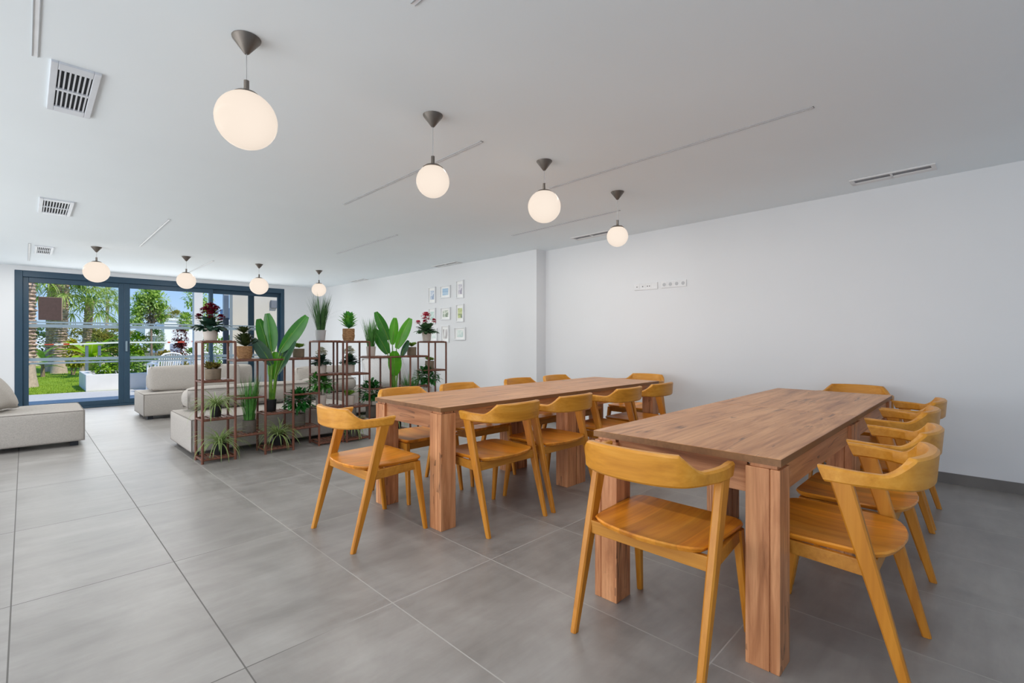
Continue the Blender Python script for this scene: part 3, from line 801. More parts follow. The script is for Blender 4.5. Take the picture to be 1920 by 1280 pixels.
def bushy(t, z, r, hgt, rr, m_, n=150, leaf=.055, stem=.05):
    m = MB(); m.tube([(0, 0, z), (.004, .0, z + stem), (0, .004, z + hgt * .6)], [.006, .005, .003], 6)
    for i in range(8):
        d = gauss_dir(rr, 10, 70); b = Vector((0, 0, z + stem + (hgt - stem) * rr.uniform(0, .45)))
        m.tube([b, b + d * r * .7], [.003, .0015], 5)
    m.build('stem', M_TWIG, t, True)
    m = MB(); m.keep = True
    leaf *= 1.12
    for i in range(int(n * 1.7)):
        d = gauss_dir(rr, -45, 90); q = rr.uniform(.3, 1.0)
        c = Vector((d.x * r * q, d.y * r * q, z + stem + (hgt - stem) * (.45 + .5 * d.z * q)))
        dd = (d + Vector((rr.uniform(-.6, .6), rr.uniform(-.6, .6), rr.uniform(-.4, .5)))).normalized()
        m.blade(c, dd, leaf * rr.uniform(.8, 1.25), leaf * .55, .5, 3, None, .25)
    m.build('foliage', m_, t, True)
def kalanchoe(t, z, r, hgt, rr, mleaf, mflow, heads, n=60, leaf=.055):
    m = MB(); m.keep = True
    for i in range(int(n * 1.9)):
        d = gauss_dir(rr, -25, 85); q = rr.uniform(.15, .8)
        c = Vector((d.x * r * q, d.y * r * q, z + hgt * (.1 + .55 * abs(d.z) * q)))
        m.blade(c, (d + Vector((0, 0, .1))).normalized(), leaf * rr.uniform(.8, 1.2), leaf * .8, .6, 3, lambda f: math.sin(PI * (.12 + .82 * f)) ** .6, .22)
    m.build('foliage', mleaf, t, True)
    for hx, hz, hr in heads:
        c = CR_ * hx + Vector((0, 0, hz))
        s = MB(); s.tube([(c.x * .3, c.y * .3, z), (c.x, c.y, c.z)], .0025, 5)
        s.build('flower_stalk', L_STALK, t)
        f = MB(); f.keep = True
        for i in range(int(70 * (hr / .03) ** 1.4)):
            d = gauss_dir(rr, -50, 90); p = c + Vector((d.x, d.y, d.z * .8)) * hr * 1.15 * rr.uniform(.05, 1) ** .6
            for k in range(4):
                a = k * PI / 2 + rr.random(); e = Vector((math.cos(a), math.sin(a), .3))
                f.blade(p, (e + d * .8).normalized(), .018, .014, .3, 2, None, .1)
        f.build('flower_head', mflow, t, True)
def bird(t, z, leaves, rr):
    for bx, bz, tx, tz, w, m_, yaw, dep in leaves:
        b = CR_ * bx + Vector((0, 0, bz)); tip = CR_ * tx + Vector((0, 0, tz))
        dv = Vector((CR_.y * -1, CR_.x, 0)) * dep        # into depth
        b = b + dv * .4; tip = tip + dv
        d = (tip - b); L = d.length; d.normalize()
        fwd = Vector((-CR_.y, CR_.x, 0))
        side = d.cross(fwd).normalized(); side = Matrix.Rotation(yaw, 3, d) @ side
        m = MB(); m.keep = True
        m.blade(b, d, L, w, .12 if abs(tx) > .1 else .04, 10, lambda f: (math.sin(PI * min(1, .06 + .88 * f)) ** .62), .28, 0, side)
        o = m.build('leaf', m_, t, True)
        s = MB(); g = Vector((b.x * .25, b.y * .25, z))
        s.tube([g, g.lerp(b, .5) + Vector((b.x * -.12, b.y * -.12, 0)), b, b + d * L * .5], [.014, .010, .006, .003], 7)
        s.build('stalk', L_STALK, o, True)

def X(k, off=0): return AX + AP * (k - .5) + off
def XB(k, off=0): return BX + BP * (k - .5) + off
YA, YB_ = AY + .125, BY + .125
def plant(kind, cat, label, x, y, z, group=None):
    return thing(kind, label, cat, (x, y, z + .0155), 0, group or 'potted plants on the racks')
rr = random.Random(5)
p = plant('potted_kalanchoe', 'plant', 'dark red flowering plant in a cream pot on top of the left rack\'s tall end', 1.302, YA, 1.18)
z = pot(p, .138, .118, P_CREAM); kalanchoe(p, z, .13, .16, rr, L_KAL, F_RED, [(.0, .325, .05), (-.045, .295, .045), (.05, .30, .045), (.01, .255, .04), (-.115, .235, .03), (.105, .225, .034)], 75, .075)
p = plant('potted_succulent', 'plant', 'olive-brown succulent in a taupe pot on the second shelf of the left rack', 1.325, YA, .792)
z = pot(p, .145, .105, P_TAUPE, .9); succulent(p, z, .085, .06, rr, L_SUCB, 8)
p = plant('potted_spider_plant', 'plant', 'spider plant in a black pot on the third shelf of the left rack\'s tall end', 1.35, YA - .01, .418)
z = pot(p, .10, .105, P_BLACK, .8); spider(p, z, .25, .18, rr)
p = plant('potted_spider_plant', 'plant', 'spider plant in a black pot on the bottom shelf of the left rack\'s tall end', 1.385, YA - .01, .036)
z = pot(p, .12, .115, P_BLACK, .85); spider(p, z, .27, .2, rr)
p = plant('potted_succulent', 'plant', 'dark two-tiered succulent in a woven tan pot, left of the big paddle leaves', 1.612, YA, .99)
z = pot(p, .145, .13, P_WICK, .9, True); tiers(p, z, [(.01, .14, 22), (.05, .14, 22), (.085, .11, 20), (.15, .115, 24)], rr, L_SUCD)
p = plant('potted_grass', 'plant', 'upright green grass in a grey pot low in the left rack', 1.648, YA - .03, .226)
z = pot(p, .135, .125, P_DGREY, .9); MB().lathe([(.06, .1), (.06, .128), (.054, .128), (.054, .1)], 20).build('inner_pot', P_BLACK, p); grass(p, z, .52, .05, rr, L_GRASS, 130, 0, 9)
p = plant('potted_bird_of_paradise', 'plant', 'large paddle-leaved plant in a black pot in the left rack', 1.868, YA - .005, .416)
z = pot(p, .115, .13, P_BLACK, .85)
Z0 = -.432 + .072
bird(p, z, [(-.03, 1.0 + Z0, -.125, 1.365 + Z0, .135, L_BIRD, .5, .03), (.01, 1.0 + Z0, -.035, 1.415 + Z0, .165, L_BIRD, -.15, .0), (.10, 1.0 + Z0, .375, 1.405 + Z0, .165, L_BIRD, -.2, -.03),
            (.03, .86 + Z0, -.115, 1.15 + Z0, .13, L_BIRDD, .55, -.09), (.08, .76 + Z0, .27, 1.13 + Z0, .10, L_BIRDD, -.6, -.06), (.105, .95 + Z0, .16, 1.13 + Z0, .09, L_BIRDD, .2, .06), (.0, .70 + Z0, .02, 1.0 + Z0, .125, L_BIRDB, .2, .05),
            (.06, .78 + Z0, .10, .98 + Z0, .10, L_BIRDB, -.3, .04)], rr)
p = plant('potted_spider_plant', 'plant', 'spider plant in a black pot at floor level below the large paddle-leaved plant', 1.945, YA - .01, .042)
z = pot(p, .105, .115, P_BLACK, .85); spider(p, z, .26, .2, rr)
p = plant('potted_succulent', 'plant', 'small green succulent in a brown pot, right of the left rack\'s paddle leaves', 2.165, YA, .99)
z = pot(p, .125, .095, P_TAUPE, .92); succulent(p, z, .068, .07, rr, L_SUC, 7)
p = plant('potted_ficus', 'plant', 'leafy ficus in a dark grey pot low in the left rack', 2.172, YA, .225)
z = pot(p, .13, .135, P_DGREY, .92); bushy(p, z, .155, .27, rr, L_FIC, 160, .062)
p = plant('potted_grass', 'plant', 'tall wispy grass in a pale grey pot on top of the left rack', 2.415, YA, 1.18)
z = pot(p, .125, .118, P_GREY, .75); grass(p, z, .46, .045, rr, L_GRASSD, 150, 14, 14)
p = plant('potted_kalanchoe', 'plant', 'white-flowering plant in a cream pot below the tall wispy grass', 2.425, YA, .80)
z = pot(p, .122, .112, P_CREAM, .85); kalanchoe(p, z, .10, .14, rr, L_KAL, F_WHITE, [(.0, .265, .035), (-.03, .235, .03), (.035, .235, .03)], 60, .06)
p = plant('potted_ficus', 'plant', 'leafy ficus in a cream pot on the middle shelf of the left rack\'s right end', 2.42, YA, .418)
z = pot(p, .125, .13, P_CREAM, .82); bushy(p, z, .145, .26, rr, L_FICL, 150, .055)
p = plant('potted_succulent', 'plant', 'bright green leafy succulent in a woven tan pot on top of the right rack', 2.735, YB_, 1.175)
z = pot(p, .14, .145, P_WICK, .9, True); tiers(p, z, [(.02, .13, 22), (.06, .14, 22), (.10, .135, 22), (.14, .12, 22)], rr, L_LEAFY)
p = plant('potted_kalanchoe', 'plant', 'white-flowering plant in a cream pot below the bright leafy succulent', 2.745, YB_, .792)
z = pot(p, .128, .118, P_CREAM, .9); kalanchoe(p, z, .10, .14, rr, L_KAL, F_WHITE, [(.0, .28, .038), (-.035, .25, .032), (.035, .25, .03)], 60, .06)
p = plant('potted_succulent', 'plant', 'small fresh green succulent in a cream pot on the third shelf of the right rack', 2.745, YB_, .405)
z = pot(p, .13, .115, P_CREAM, .8); succulent(p, z, .072, .07, rr, L_SUC, 7)
p = plant('potted_spider_plant', 'plant', 'spider plant at the foot of the right rack, behind the pulled-out chair\'s arm', 2.80, YB_, .025)
z = pot(p, .115, .12, P_DGREY, .9); spider(p, z, .24, .2, rr)
p = plant('potted_grass', 'plant', 'green grass with curling wisps in a cream pot, left of the second paddle-leaved plant', 3.03, YB_, .985)
z = pot(p, .118, .118, P_CREAM, .8); grass(p, z, .42, .045, rr, L_GRASS, 120, 10, 12)
p = plant('potted_ficus', 'plant', 'dark leafy ficus in a dark pot beside the corner of the farther table', 3.035, YB_, .226)
z = pot(p, .14, .14, P_DGREY, .92); bushy(p, z, .14, .33, rr, L_FIC, 150, .058)
Z0 = -.432
p = plant('potted_bird_of_paradise', 'plant', 'second paddle-leaved plant, in the right rack behind the farther table', 3.35, YB_, .416)
z = pot(p, .12, .13, P_BLACK, .85)
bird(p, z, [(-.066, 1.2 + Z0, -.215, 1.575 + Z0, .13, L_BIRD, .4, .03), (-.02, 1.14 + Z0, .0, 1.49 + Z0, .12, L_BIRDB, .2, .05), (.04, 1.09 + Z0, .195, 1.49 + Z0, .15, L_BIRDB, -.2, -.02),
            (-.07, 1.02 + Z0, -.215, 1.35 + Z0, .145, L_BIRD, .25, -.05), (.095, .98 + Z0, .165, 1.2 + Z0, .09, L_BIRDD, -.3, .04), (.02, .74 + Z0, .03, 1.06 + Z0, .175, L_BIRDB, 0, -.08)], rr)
p = plant('potted_spider_plant', 'plant', 'spider plant on the floor-level shelf seen under the farther table', 3.40, YB_, .042)
z = pot(p, .115, .12, P_BLACK, .85); spider(p, z, .25, .2, rr)
p = plant('potted_succulent', 'plant', 'small green succulent in a brown pot, right of the second paddle-leaved plant', 3.625, YB_, .98)
z = pot(p, .125, .11, P_TAUPE, .92); succulent(p, z, .07, .07, rr, L_SUC, 7)
p = plant('potted_grass', 'plant', 'green grass low in the right rack, its tips above the table edge', 3.60, YB_, .226)
z = pot(p, .12, .12, P_DGREY, .9); grass(p, z, .50, .045, rr, L_GRASS, 110, 6, 13)
p = plant('potted_geranium', 'plant', 'pink-red flowering plant in a cream pot on top of the right rack\'s far end', 3.865, YB_, 1.17)
z = pot(p, .135, .125, P_CREAM, .75); kalanchoe(p, z, .13, .15, rr, L_KALG, F_PINK, [(-.005, .335, .06), (.1, .275, .028), (-.115, .255, .026), (-.02, .26, .03)], 70, .075)
p = plant('potted_succulent', 'plant', 'small succulent in a taupe pot below the pink-red flowers', 3.915, YB_, .786)
z = pot(p, .125, .11, P_TAUPE, .92); succulent(p, z, .07, .07, rr, L_SUC, 6)
p = plant('potted_ficus', 'plant', 'leafy ficus in a white pot at the far end of the right rack', 3.87, YB_, .42)
z = pot(p, .13, .12, P_CREAM, .8); bushy(p, z, .17, .28, rr, L_FIC, 150, .06)

# ------------------------------------------------------------------ sofas
def soft_box(lo, hi, rad=.03, puff=.0, tuft=0, seed=1):
    m = MB(); bm = m.bm
    r = bmesh.ops.create_cube(bm, size=1)['verts']
    c = [(lo[i] + hi[i]) / 2 for i in range(3)]; s = [hi[i] - lo[i] for i in range(3)]
    bmesh.ops.transform(bm, matrix=Matrix.Translation(c) @ Matrix.Diagonal((*s, 1)), verts=r)
    bmesh.ops.bevel(bm, geom=bm.edges[:], offset=rad, segments=3, profile=.5, affect='EDGES')
    bmesh.ops.subdivide_edges(bm, edges=[e for e in bm.edges if e.calc_length() > .15], cuts=9, use_grid_fill=True)
    q = random.Random(seed); ph = [q.uniform(0, 6) for _ in range(4)]
    for v in bm.verts:
        n = [(v.co[i] - c[i]) / (s[i] / 2) for i in range(3)]
        w = [max(0, 1 - abs(a) ** 4) for a in n]
        for i in range(3):
            j, k = [(1, 2), (0, 2), (0, 1)][i]
            if abs(n[i]) > .8: v.co[i] += math.copysign(puff * w[j] * w[k], n[i])
        wob = .004 * math.sin(9 * v.co.x + ph[0]) * math.sin(8 * v.co.y + ph[1]) + .003 * math.sin(14 * v.co.z + ph[2])
        v.co.z += wob * (1 if n[2] > -.5 else 0); v.co.y += wob * .7
        if tuft and n[2] > .8:
            fx, fy = (v.co.x - lo[0]) / tuft % 1, (v.co.y - lo[1]) / tuft % 1
            v.co.z -= .012 * (max(0, 1 - min(fx, 1 - fx) * 6) + max(0, 1 - min(fy, 1 - fy) * 6)) * w[0] * w[1]
    return m
def piping(lo, hi, r=.005, ins=.012):
    a = [lo[i] + ins * .35 for i in range(3)]; b = [hi[i] - ins * .35 for i in range(3)]
    m = MB()
    def loop(z): m.tube([(a[0], a[1], z), (b[0], a[1], z), (b[0], b[1], z), (a[0], b[1], z), (a[0], a[1], z)], r, 6)
    loop(b[2] - .002); loop(a[2] + .004)
    for x in (a[0], b[0]):
        for y in (a[1], b[1]): m.tube([(x, y, a[2]), (x, y, b[2])], r, 6)
    return m
def pouf(label, lo, hi, rz=0, tuft=0, seed=1):
    t = thing('sofa_module', label, 'sofa', (lo[0], lo[1], 0), rz, 'low linen sofa modules')
    L, W = hi[0] - lo[0], hi[1] - lo[1]
    z0, z1 = .052, hi[2]
    b = soft_box((0, 0, z0), (L, W, z1), .022, .008, tuft, seed).build('seat_base', M_FAB, t, True, ang=60)
    piping((0, 0, z0), (L, W, z1)).build('piping', M_PIPE, b, True)
    for x in (.09, L - .09):
        for y in (.08, W - .08):
            MB().box((x - .035, y - .035, 0), (x + .035, y + .035, .056)).build('foot', M_DARK, t)
    return t
def bolster(label, c, dims, tilt=0, rz=0, m_=None, seed=1, rad=.05, pipe=True, kind='bolster_cushion', group='loose sofa cushions'):
    t = thing(kind, label, 'cushion', (c[0], c[1], c[2] + .024), rz, group)
    d = [x / 2 for x in dims]
    b = soft_box((-d[0], -d[1], 0), (d[0], d[1], dims[2]), rad, .02, 0, seed).build('cover', m_ or M_FAB, t, True, ang=60)
    b.rotation_euler = (tilt, 0, 0)
    if pipe:
        g = .012
        pm = MB()
        for y in (-d[1] + g, d[1] - g):
            pm.tube([(-d[0] + g, y, g), (d[0] - g, y, g), (d[0] - g, y, dims[2] - g), (-d[0] + g, y, dims[2] - g), (-d[0] + g, y, g)], .007, 6)
        pm.build('piping', M_PIPE, b, True)
    return t
def pillow(label, c, w, h, d, tilt, rz, m_, seed=3):
    t = thing('throw_pillow', label, 'cushion', (c[0], c[1], c[2] + .012), rz, 'throw pillows')
    N = 14; m = MB(); q = random.Random(seed)
    for sgn in (-1, 1):
        g = []
        for i in range(N + 1):
            row = []
            for j in range(N + 1):
                x, z = i / N * 2 - 1, j / N * 2 - 1
                k = max(0, (1 - x ** 2) * (1 - z ** 2)) ** .42
                pin = 1 - .07 * (1 - abs(x)) * abs(z) ** 3 - .0
                pin2 = 1 - .07 * (1 - abs(z)) * abs(x) ** 3
                row.append(m.bm.verts.new((x * w / 2 * pin2, sgn * d / 2 * k + .004 * math.sin(7 * x + 3 * z), (z * pin + 1) * h / 2)))
            g.append(row)
        for i in range(N):
            for j in range(N): m.face([g[i][j], g[i + 1][j], g[i + 1][j + 1], g[i][j + 1]])
    bmesh.ops.remove_doubles(m.bm, verts=m.bm.verts[:], dist=.0015)
    o = m.build('cover', m_, t, True, ang=80); o.rotation_euler = (tilt, 0, 0)
    e = MB(); e.tube([(-w / 2, 0, 0), (w / 2, 0, 0), (w / 2, 0, h), (-w / 2, 0, h), (-w / 2, 0, 0)], .004, 5); e.build('piping', M_PIPE, o, True)
    return t
pouf('low grey linen sofa module at the left edge, tufted top, a pillow on it', (-1.45, 7.345, 0), (.487, 8.32, .40), 0, .33, 2)
pillow('grey linen pillow leaning on the sofa module at the left edge', (-.16, 7.74, .41), .56, .47, .24, -.55, 1.15, M_FAB, 4)
pillow('pale pillow half cut off by the left edge, behind the grey linen pillow', (-.46, 7.86, .41), .5, .46, .2, -.6, 1.0, M_WPIL, 5)
pouf('low grey linen sofa module in front of the middle pane of the garden window', (1.247, 8.95, 0), (3.05, 9.80, .385), 0, 0, 3)
bolster('long grey linen back cushion on the sofa module by the garden window', (1.99, 9.28, .385), (1.24, .2, .365), -.05, 0, None, 4, .03)
bolster('smaller grey cushion peeping out behind the long back cushion by the window', (1.62, 9.56, .385), (.46, .2, .26), 0, 0, None, 8, .05)
bolster('grey linen back cushion by the window, seen through the middle of the left rack', (2.66, 9.62, .385), (.5, .18, .34), -.05, 0, None, 9, .03)
pouf('low grey linen sofa module directly behind the left plant rack', (1.185, 5.735, 0), (2.98, 6.72, .39), 0, 0, 5)
bolster('long rounded grey bolster on the sofa module behind the left rack', (2.09, 6.52, .39), (1.62, .26, .23), 0, 0, None, 6, .09)
pouf('grey linen sofa module behind the right end of the left rack', (2.95, 7.05, 0), (4.1, 7.98, .39), 0, 0, 7)
bolster('grey cushion with dark piping standing on the sofa module behind the racks', (3.3, 7.42, .39), (.86, .16, .36), -.12, 0, None, 10, .04)
bolster('rounded grey bolster lying in front of the dark-piped cushion', (3.28, 7.2, .39), (.82, .22, .2), 0, 0, None, 11, .08)
pillow('large white pillow leaning left, seen between the posts of the right rack', (4.22, 7.2, .405), .62, .5, .2, -.38, -.3, M_WPIL, 12)
pillow('white pillow beside the second paddle-leaved plant', (4.68, 7.45, .405), .56, .5, .2, -.38, .25, M_WPIL, 13)
pouf('pale sofa module along the lounge wall behind the right rack', (4.13, 6.95, 0), (5.0, 8.05, .40), 0, 0, 14)
bolster('white back cushion at the right of the lounge sofa, by the picture wall', (4.72, 7.85, .40), (.5, .18, .46), -.1, .1, M_WPIL, 15, .05)
# ------------------------------------------------------------------ garden
def ground_mat():
    t = NT('turf'); c = t.coord()
    n = t.noise(c, 1.3, 4); n2 = t.noise(c, 40, 3)
    f = t.math('ADD', t.math('MULTIPLY', n, .5), t.math('MULTIPLY', n2, .5))
    t.bsdf(t.ramp(f, [(.35, lin((104, 134, 26))), (.6, lin((150, 176, 52)))]), .9, spec=.15); return t.m
M_TURF = ground_mat()
M_PAVE = plain('garden_paving', (196, 192, 188), .8, 0, .3, .08, 20)
M_PLANT = plain('planter_render', (226, 222, 218), .85, 0, .2, .05, 3)
M_STONE = plain('sandy_render', (214, 196, 172), .85, 0, .2, .06, 3)
M_BARK = plain('palm_bark', (184, 158, 138), .95, 0, .1, .5, 14, .6, 40)
M_BARKS = plain('palm_foot_bark', (196, 172, 152), .9, 0, .1, .14, 16, .3, 30)
M_TRUNK = plain('tree_bark', (146, 124, 108), .9, 0, .1, .25, 20)
M_GWHITE = plain('garden_white_plastic', (244, 244, 244), .4, 0, .4, .02)
M_POSTG = plain('fence_post_grey', (112, 122, 140), .5)
struct(MB().box((-4, YW + .12, -.12), (12, 14.9, -.004)).build('path', M_PAVE), 'pale paving outside the garden window')
struct(MB().box((-30, 14.9, -.12), (3.4, 31.1, -.01)).build('lawn', M_TURF), 'green garden lawn')
M_SANDY = plain('sandy_ground', (206, 198, 184), .9, 0, .2, .08, 1)
struct(MB().box((3.4, 14.9, -.12), (60, 31.1, -.01)).box((-30, 31.1, -.12), (60, 90, -.01)).build('ground_sandy', M_SANDY), 'pale sandy ground beyond the lawn')
rg = random.Random(21)
m = MB(); m.keep = True
for i in range(9000):
    y = 14.92 + (rg.random() ** 1.6) * 15; x = rg.uniform(-.6, 1.0 + max(0, (y - 16.8)) * .12)
    a = rg.uniform(0, 2 * PI); h_ = rg.uniform(.02, .05)
    b = Vector((x, y, -.01)); s = Vector((math.cos(a), math.sin(a), 0)) * .006
    m.face([m.bm.verts.new(b - s), m.bm.verts.new(b + s), m.bm.verts.new(b + Vector((rg.uniform(-.02, .02), rg.uniform(-.02, .02), h_)))])
g = m.build('lawn_grass', leafy('lawn_blades', [(124, 152, 34), (176, 196, 70)], .6, 3, .3))
tag(g, 'short bright green grass on the garden lawn', 'grass', None, 'stuff')
t = thing('raised_planter', 'long white rendered planter wall edging the paving outside', 'planter', (1.0, 14.92, 0))
pm = MB(); pm.box((0, 0, -.01), (9, .14, .385)).box((0, .14, -.01), (.14, 1.8, .385)).box((0, 1.8, -.01), (9, 1.94, .385)).box((8.86, .14, -.01), (9, 1.8, .385))
bevel(pm.build('planter_wall', M_PLANT, t), .012)
MB().box((.14, .14, -.01), (8.86, 1.8, .30)).build('planter_soil', P_SOIL, t)

def leafball(m, c, r, n, leaf, rr, hollow=.55, wf=.6):
    for i in range(n):
        d = gauss_dir(rr, -89, 89); q = rr.uniform(hollow, 1.0)
        p = Vector((c[0] + d.x * r[0] * q, c[1] + d.y * r[1] * q, c[2] + d.z * r[2] * q))
        dd = (d + Vector((rr.uniform(-.8, .8), rr.uniform(-.8, .8), rr.uniform(-.5, .7)))).normalized()
        m.blade(p, dd, leaf * rr.uniform(.7, 1.3), leaf * wf, .5, 2, None, .2)
def shrub(kind, cat, label, x, y, balls, m_, leaf, rr, n=700, group='garden shrubs', stem=True, z=0):
    t = thing(kind, label, cat, (x, y, z), 0, group)
    m = MB(); m.keep = True
    for c, r in balls: leafball(m, c, r, n, leaf, rr)
    m.build('foliage', m_, t, True)
    if stem:
        s = MB()
        for c, r in balls: s.tube([(c[0] * .2, c[1] * .2, -.01), (c[0] * .7, c[1] * .7, c[2] * .6), c], [.03, .02, .01], 6)
        s.build('stem', M_TRUNK, t, True)
    return t
G_MID = leafy('shrub_green', [(84, 126, 42), (134, 172, 70), (176, 204, 106)], .6, 4, .35)
G_LIME = leafy('shrub_lime', [(112, 156, 20), (170, 204, 52)], .6, 4, .4)
G_YEL = leafy('shrub_yellow', [(160, 170, 40), (224, 206, 70)], .6, 3, .4)
G_OLIVE = leafy('shrub_olive', [(126, 134, 62), (172, 170, 86), (198, 186, 104)], .6, 3, .3)
G_RED = leafy('shrub_red', [(84, 30, 38), (140, 62, 62)], .5, 5, .25)
G_AUT = leafy('shrub_autumn', [(108, 124, 48), (176, 146, 66), (150, 166, 80)], .6, 6, .35)
G_DARK = leafy('shrub_dark', [(76, 112, 52), (126, 156, 90)], .6, 4, .25)
G_TREE = leafy('tree_crown', [(136, 172, 60), (186, 212, 104), (214, 230, 150)], .6, 2.2, .5)
G_TREEP = leafy('tree_crown_grey', [(96, 92, 84), (136, 124, 116)], .6, 3, .25)  # purple-grey leaves in the middle of the crown
G_CON = leafy('pine_crown', [(150, 152, 60), (202, 190, 92)], .7, 1.5, .3)
G_PALM = leafy('palm_frond', [(120, 152, 54), (176, 196, 104), (218, 222, 158)], .5, 1.6, .45)
G_BAN = leafy('banana_leaf', [(150, 196, 20), (200, 224, 56)], .4, 2, .5, ((214, 226, 120), 'mid', .03, .7))
rs = random.Random(33)

def palm(label, x, y, r0, r1, h, lean=(0, 0), crown=True, foot=.55, fr_n=34, fl=1.25):
    t = thing('palm_tree', label, 'palm tree', (x, y, 0), 0, 'fan palms on the lawn')
    rings = []; n = 16; z = foot
    def cen(z): return Vector((lean[0] * z / h, lean[1] * z / h, z))
    while z < h:
        f = (z - foot) / h
        for k, off in enumerate((0, .045)):
            ring = []
            for a in range(n):
                rad = (r0 + (r1 - r0) * f) * (1.14 if (k == 0) else .9) * rs.uniform(.86, 1.14)
                c = cen(z + off); ring.append((c.x + rad * math.cos(2 * PI * a / n), c.y + rad * math.sin(2 * PI * a / n), c.z + rs.uniform(-.02, .02)))
            rings.append(ring)
        z += .09
    MB().loft(rings).build('trunk', M_BARK, t, True, ang=25)
    fo = []
    for z, k in ((-.02, 1.32), (.1, 1.22), (.25, 1.1), (foot * .75, 1.0), (foot + .03, .95)):
        c = cen(max(0, z)); fo.append([(c.x + r0 * k * math.cos(2 * PI * a / 20), c.y + r0 * k * math.sin(2 * PI * a / 20), z) for a in range(20)])
    MB().loft(fo).build('trunk_foot', M_BARKS, t, True)
    if crown:
        top = cen(h); m = MB(); m.keep = True; st = MB()
        for i in range(fr_n):
            a = i * 2.39996 + rs.uniform(-.2, .2); e = math.radians(-40 + 108 * (i / fr_n) ** .9)
            d = Vector((math.cos(a) * math.cos(e), math.sin(a) * math.cos(e), math.sin(e)))
            pl = fl * rs.uniform(.55, .75)
            p1 = top + d * pl + Vector((0, 0, -.12 * pl))
            st.tube([top, top + d * pl * .5 + Vector((0, 0, .03)), p1], [.022, .014, .008], 5)
            side = d.cross(Vector((0, 0, 1))).normalized(); up = side.cross(d).normalized()
            for k in range(19):
                b = math.radians(-100 + 200 * k / 18)
                dd = (d * math.cos(b) + side * math.sin(b) + up * .12).normalized()
                m.blade(p1, dd, fl * .62 * rs.uniform(.85, 1.1), .05, rs.uniform(.4, 1.3), 4, lambda f: min(1, .35 + 2 * f) * (1 - f) ** .5, .3)
        m.build('fronds', G_PALM, t, True); st.build('frond_stalks', L_STALK, t, True)
    return t
palm('thick palm trunk at the left edge of the garden window', .0, 17.45, .205, .165, 4.6, (.02, 0), True, .62)
palm('fan palm with a pale foot in the middle of the lawn, left pane', .875, 23.85, .185, .15, 3.4, (.12, 0), True, .62, 28, 1.25)
palm('fan palm with a darker trunk just left of and behind the middle palm', .70, 25.6, .17, .15, 4.1, (.1, .2), True, .5, 26, 1.2)
palm('fan palm beyond the planter, its fronds hanging against the blue sky', 1.64, 25.2, .12, .135, 2.75, (.16, -.2), True, .6, 26, 1.2)
palm('slender distant palm against the sky near the window\'s first mullion', 4.75, 52, .12, .1, 4.6, (.1, 0), True, .3, 22, 1.0)

# banana
t = thing('banana_plant', 'bright lime-green banana plant in the left pane beside the palm', 'plant', (1.52, 21.0, 0), 0, 'large-leaved garden plants')
s = MB(); s.tube([(0, 0, -.01), (.02, 0, .45), (.03, 0, .8)], [.09, .075, .045], 9); s.tube([(.13, .05, -.01), (.12, .05, .6)], [.06, .04], 8)
s.build('stem', leafy('banana_stem', [(150, 150, 60), (196, 180, 96)], .5, 6, .1), t, True)
for a, e, L, w in ((200, 42, .8, .26), (150, 62, .8, .26), (330, 70, .85, .28), (20, 50, .75, .25), (270, 60, .8, .28), (235, 25, .75, .25), (90, 60, .8, .25), (300, 35, .7, .24)):
    a = math.radians(a); e = math.radians(e)
    m = MB(); m.keep = True
    m.blade((.02, 0, .55 + .1 * rs.random()), (math.cos(a) * math.cos(e), math.sin(a) * math.cos(e), math.sin(e)), L * 1.25, w * 1.25, .8, 8, None, .2)
    m.build('leaf', G_BAN, t, True)
t = thing('banana_plant', 'small broad-leaved green plant between the first two palm trunks', 'plant', (.42, 22.0, 0), 0, 'large-leaved garden plants')
MB().tube([(0, 0, -.01), (0, 0, .4)], [.06, .04], 8).build('stem', M_TRUNK, t, True)
for k in range(9):
    a = k * 2.4; e = math.radians(25 + 6 * k); m = MB(); m.keep = True
    m.blade((0, 0, .3 + .04 * k), (math.cos(a) * math.cos(e), math.sin(a) * math.cos(e), math.sin(e)), .6, .2, 1.0, 7, None, .2)
    m.build('leaf', G_MID, t, True)

# posts and tape
for x, lb in ((1.27, 'grey garden post right beside the banana plant\'s stem'), (1.55, 'grey garden post just right of the banana plant'), (4.15, 'grey garden post holding the tape at the white column\'s side')):
    t = thing('garden_post', lb, 'post', (x, 18.6, 0), 0, 'grey posts holding the tape')
    bevel(MB().box((-.035, -.035, -.01), (.035, .035, 1.02 if x < 2 else 1.2)).build('shaft', M_POSTG, t), .005)
    MB().box((-.04, -.04, 1.02 if x < 2 else 1.2), (.04, .04, 1.035 if x < 2 else 1.215)).build('cap', M_POSTG, t)
def tape_mat():
    t = NT('barrier_tape'); c = t.coord(); s = t.n('ShaderNodeSeparateXYZ'); t.l(c, s.inputs[0])
    f = t.math('LESS_THAN', t.math('FRACT', t.math('MULTIPLY', s.outputs[0], 2.6)), .5)
    f = t.math('MULTIPLY', f, t.math('GREATER_THAN', t.math('ABSOLUTE', t.math('SUBTRACT', s.outputs[0], 2.05)), 1.15))
    t.bsdf(t.mix(f, lin((240, 238, 234)), lin((214, 84, 62))), .5); return t.m
t = thing('barrier_tape', 'red and white barrier tape strung across the garden', 'tape', (0, 18.55, 0))
pts = [(-1.2, 1.06), (.4, 1.07), (1.24, 1.085), (1.9, 1.12), (2.6, 1.125), (3.3, 1.12), (4.12, 1.16)]
m = MB()
for (xa, za), (xb, zb) in zip(pts, pts[1:]):
    wa, wb = [(.014 if x < .6 else .024) for x in (xa, xb)]
    m.hexa([(xa, -.001, za - wa), (xb, -.001, zb - wb), (xb, .001, zb - wb), (xa, .001, za - wa), (xa, -.001, za + wa), (xb, -.001, zb + wb), (xb, .001, zb + wb), (xa, .001, za + wa)])
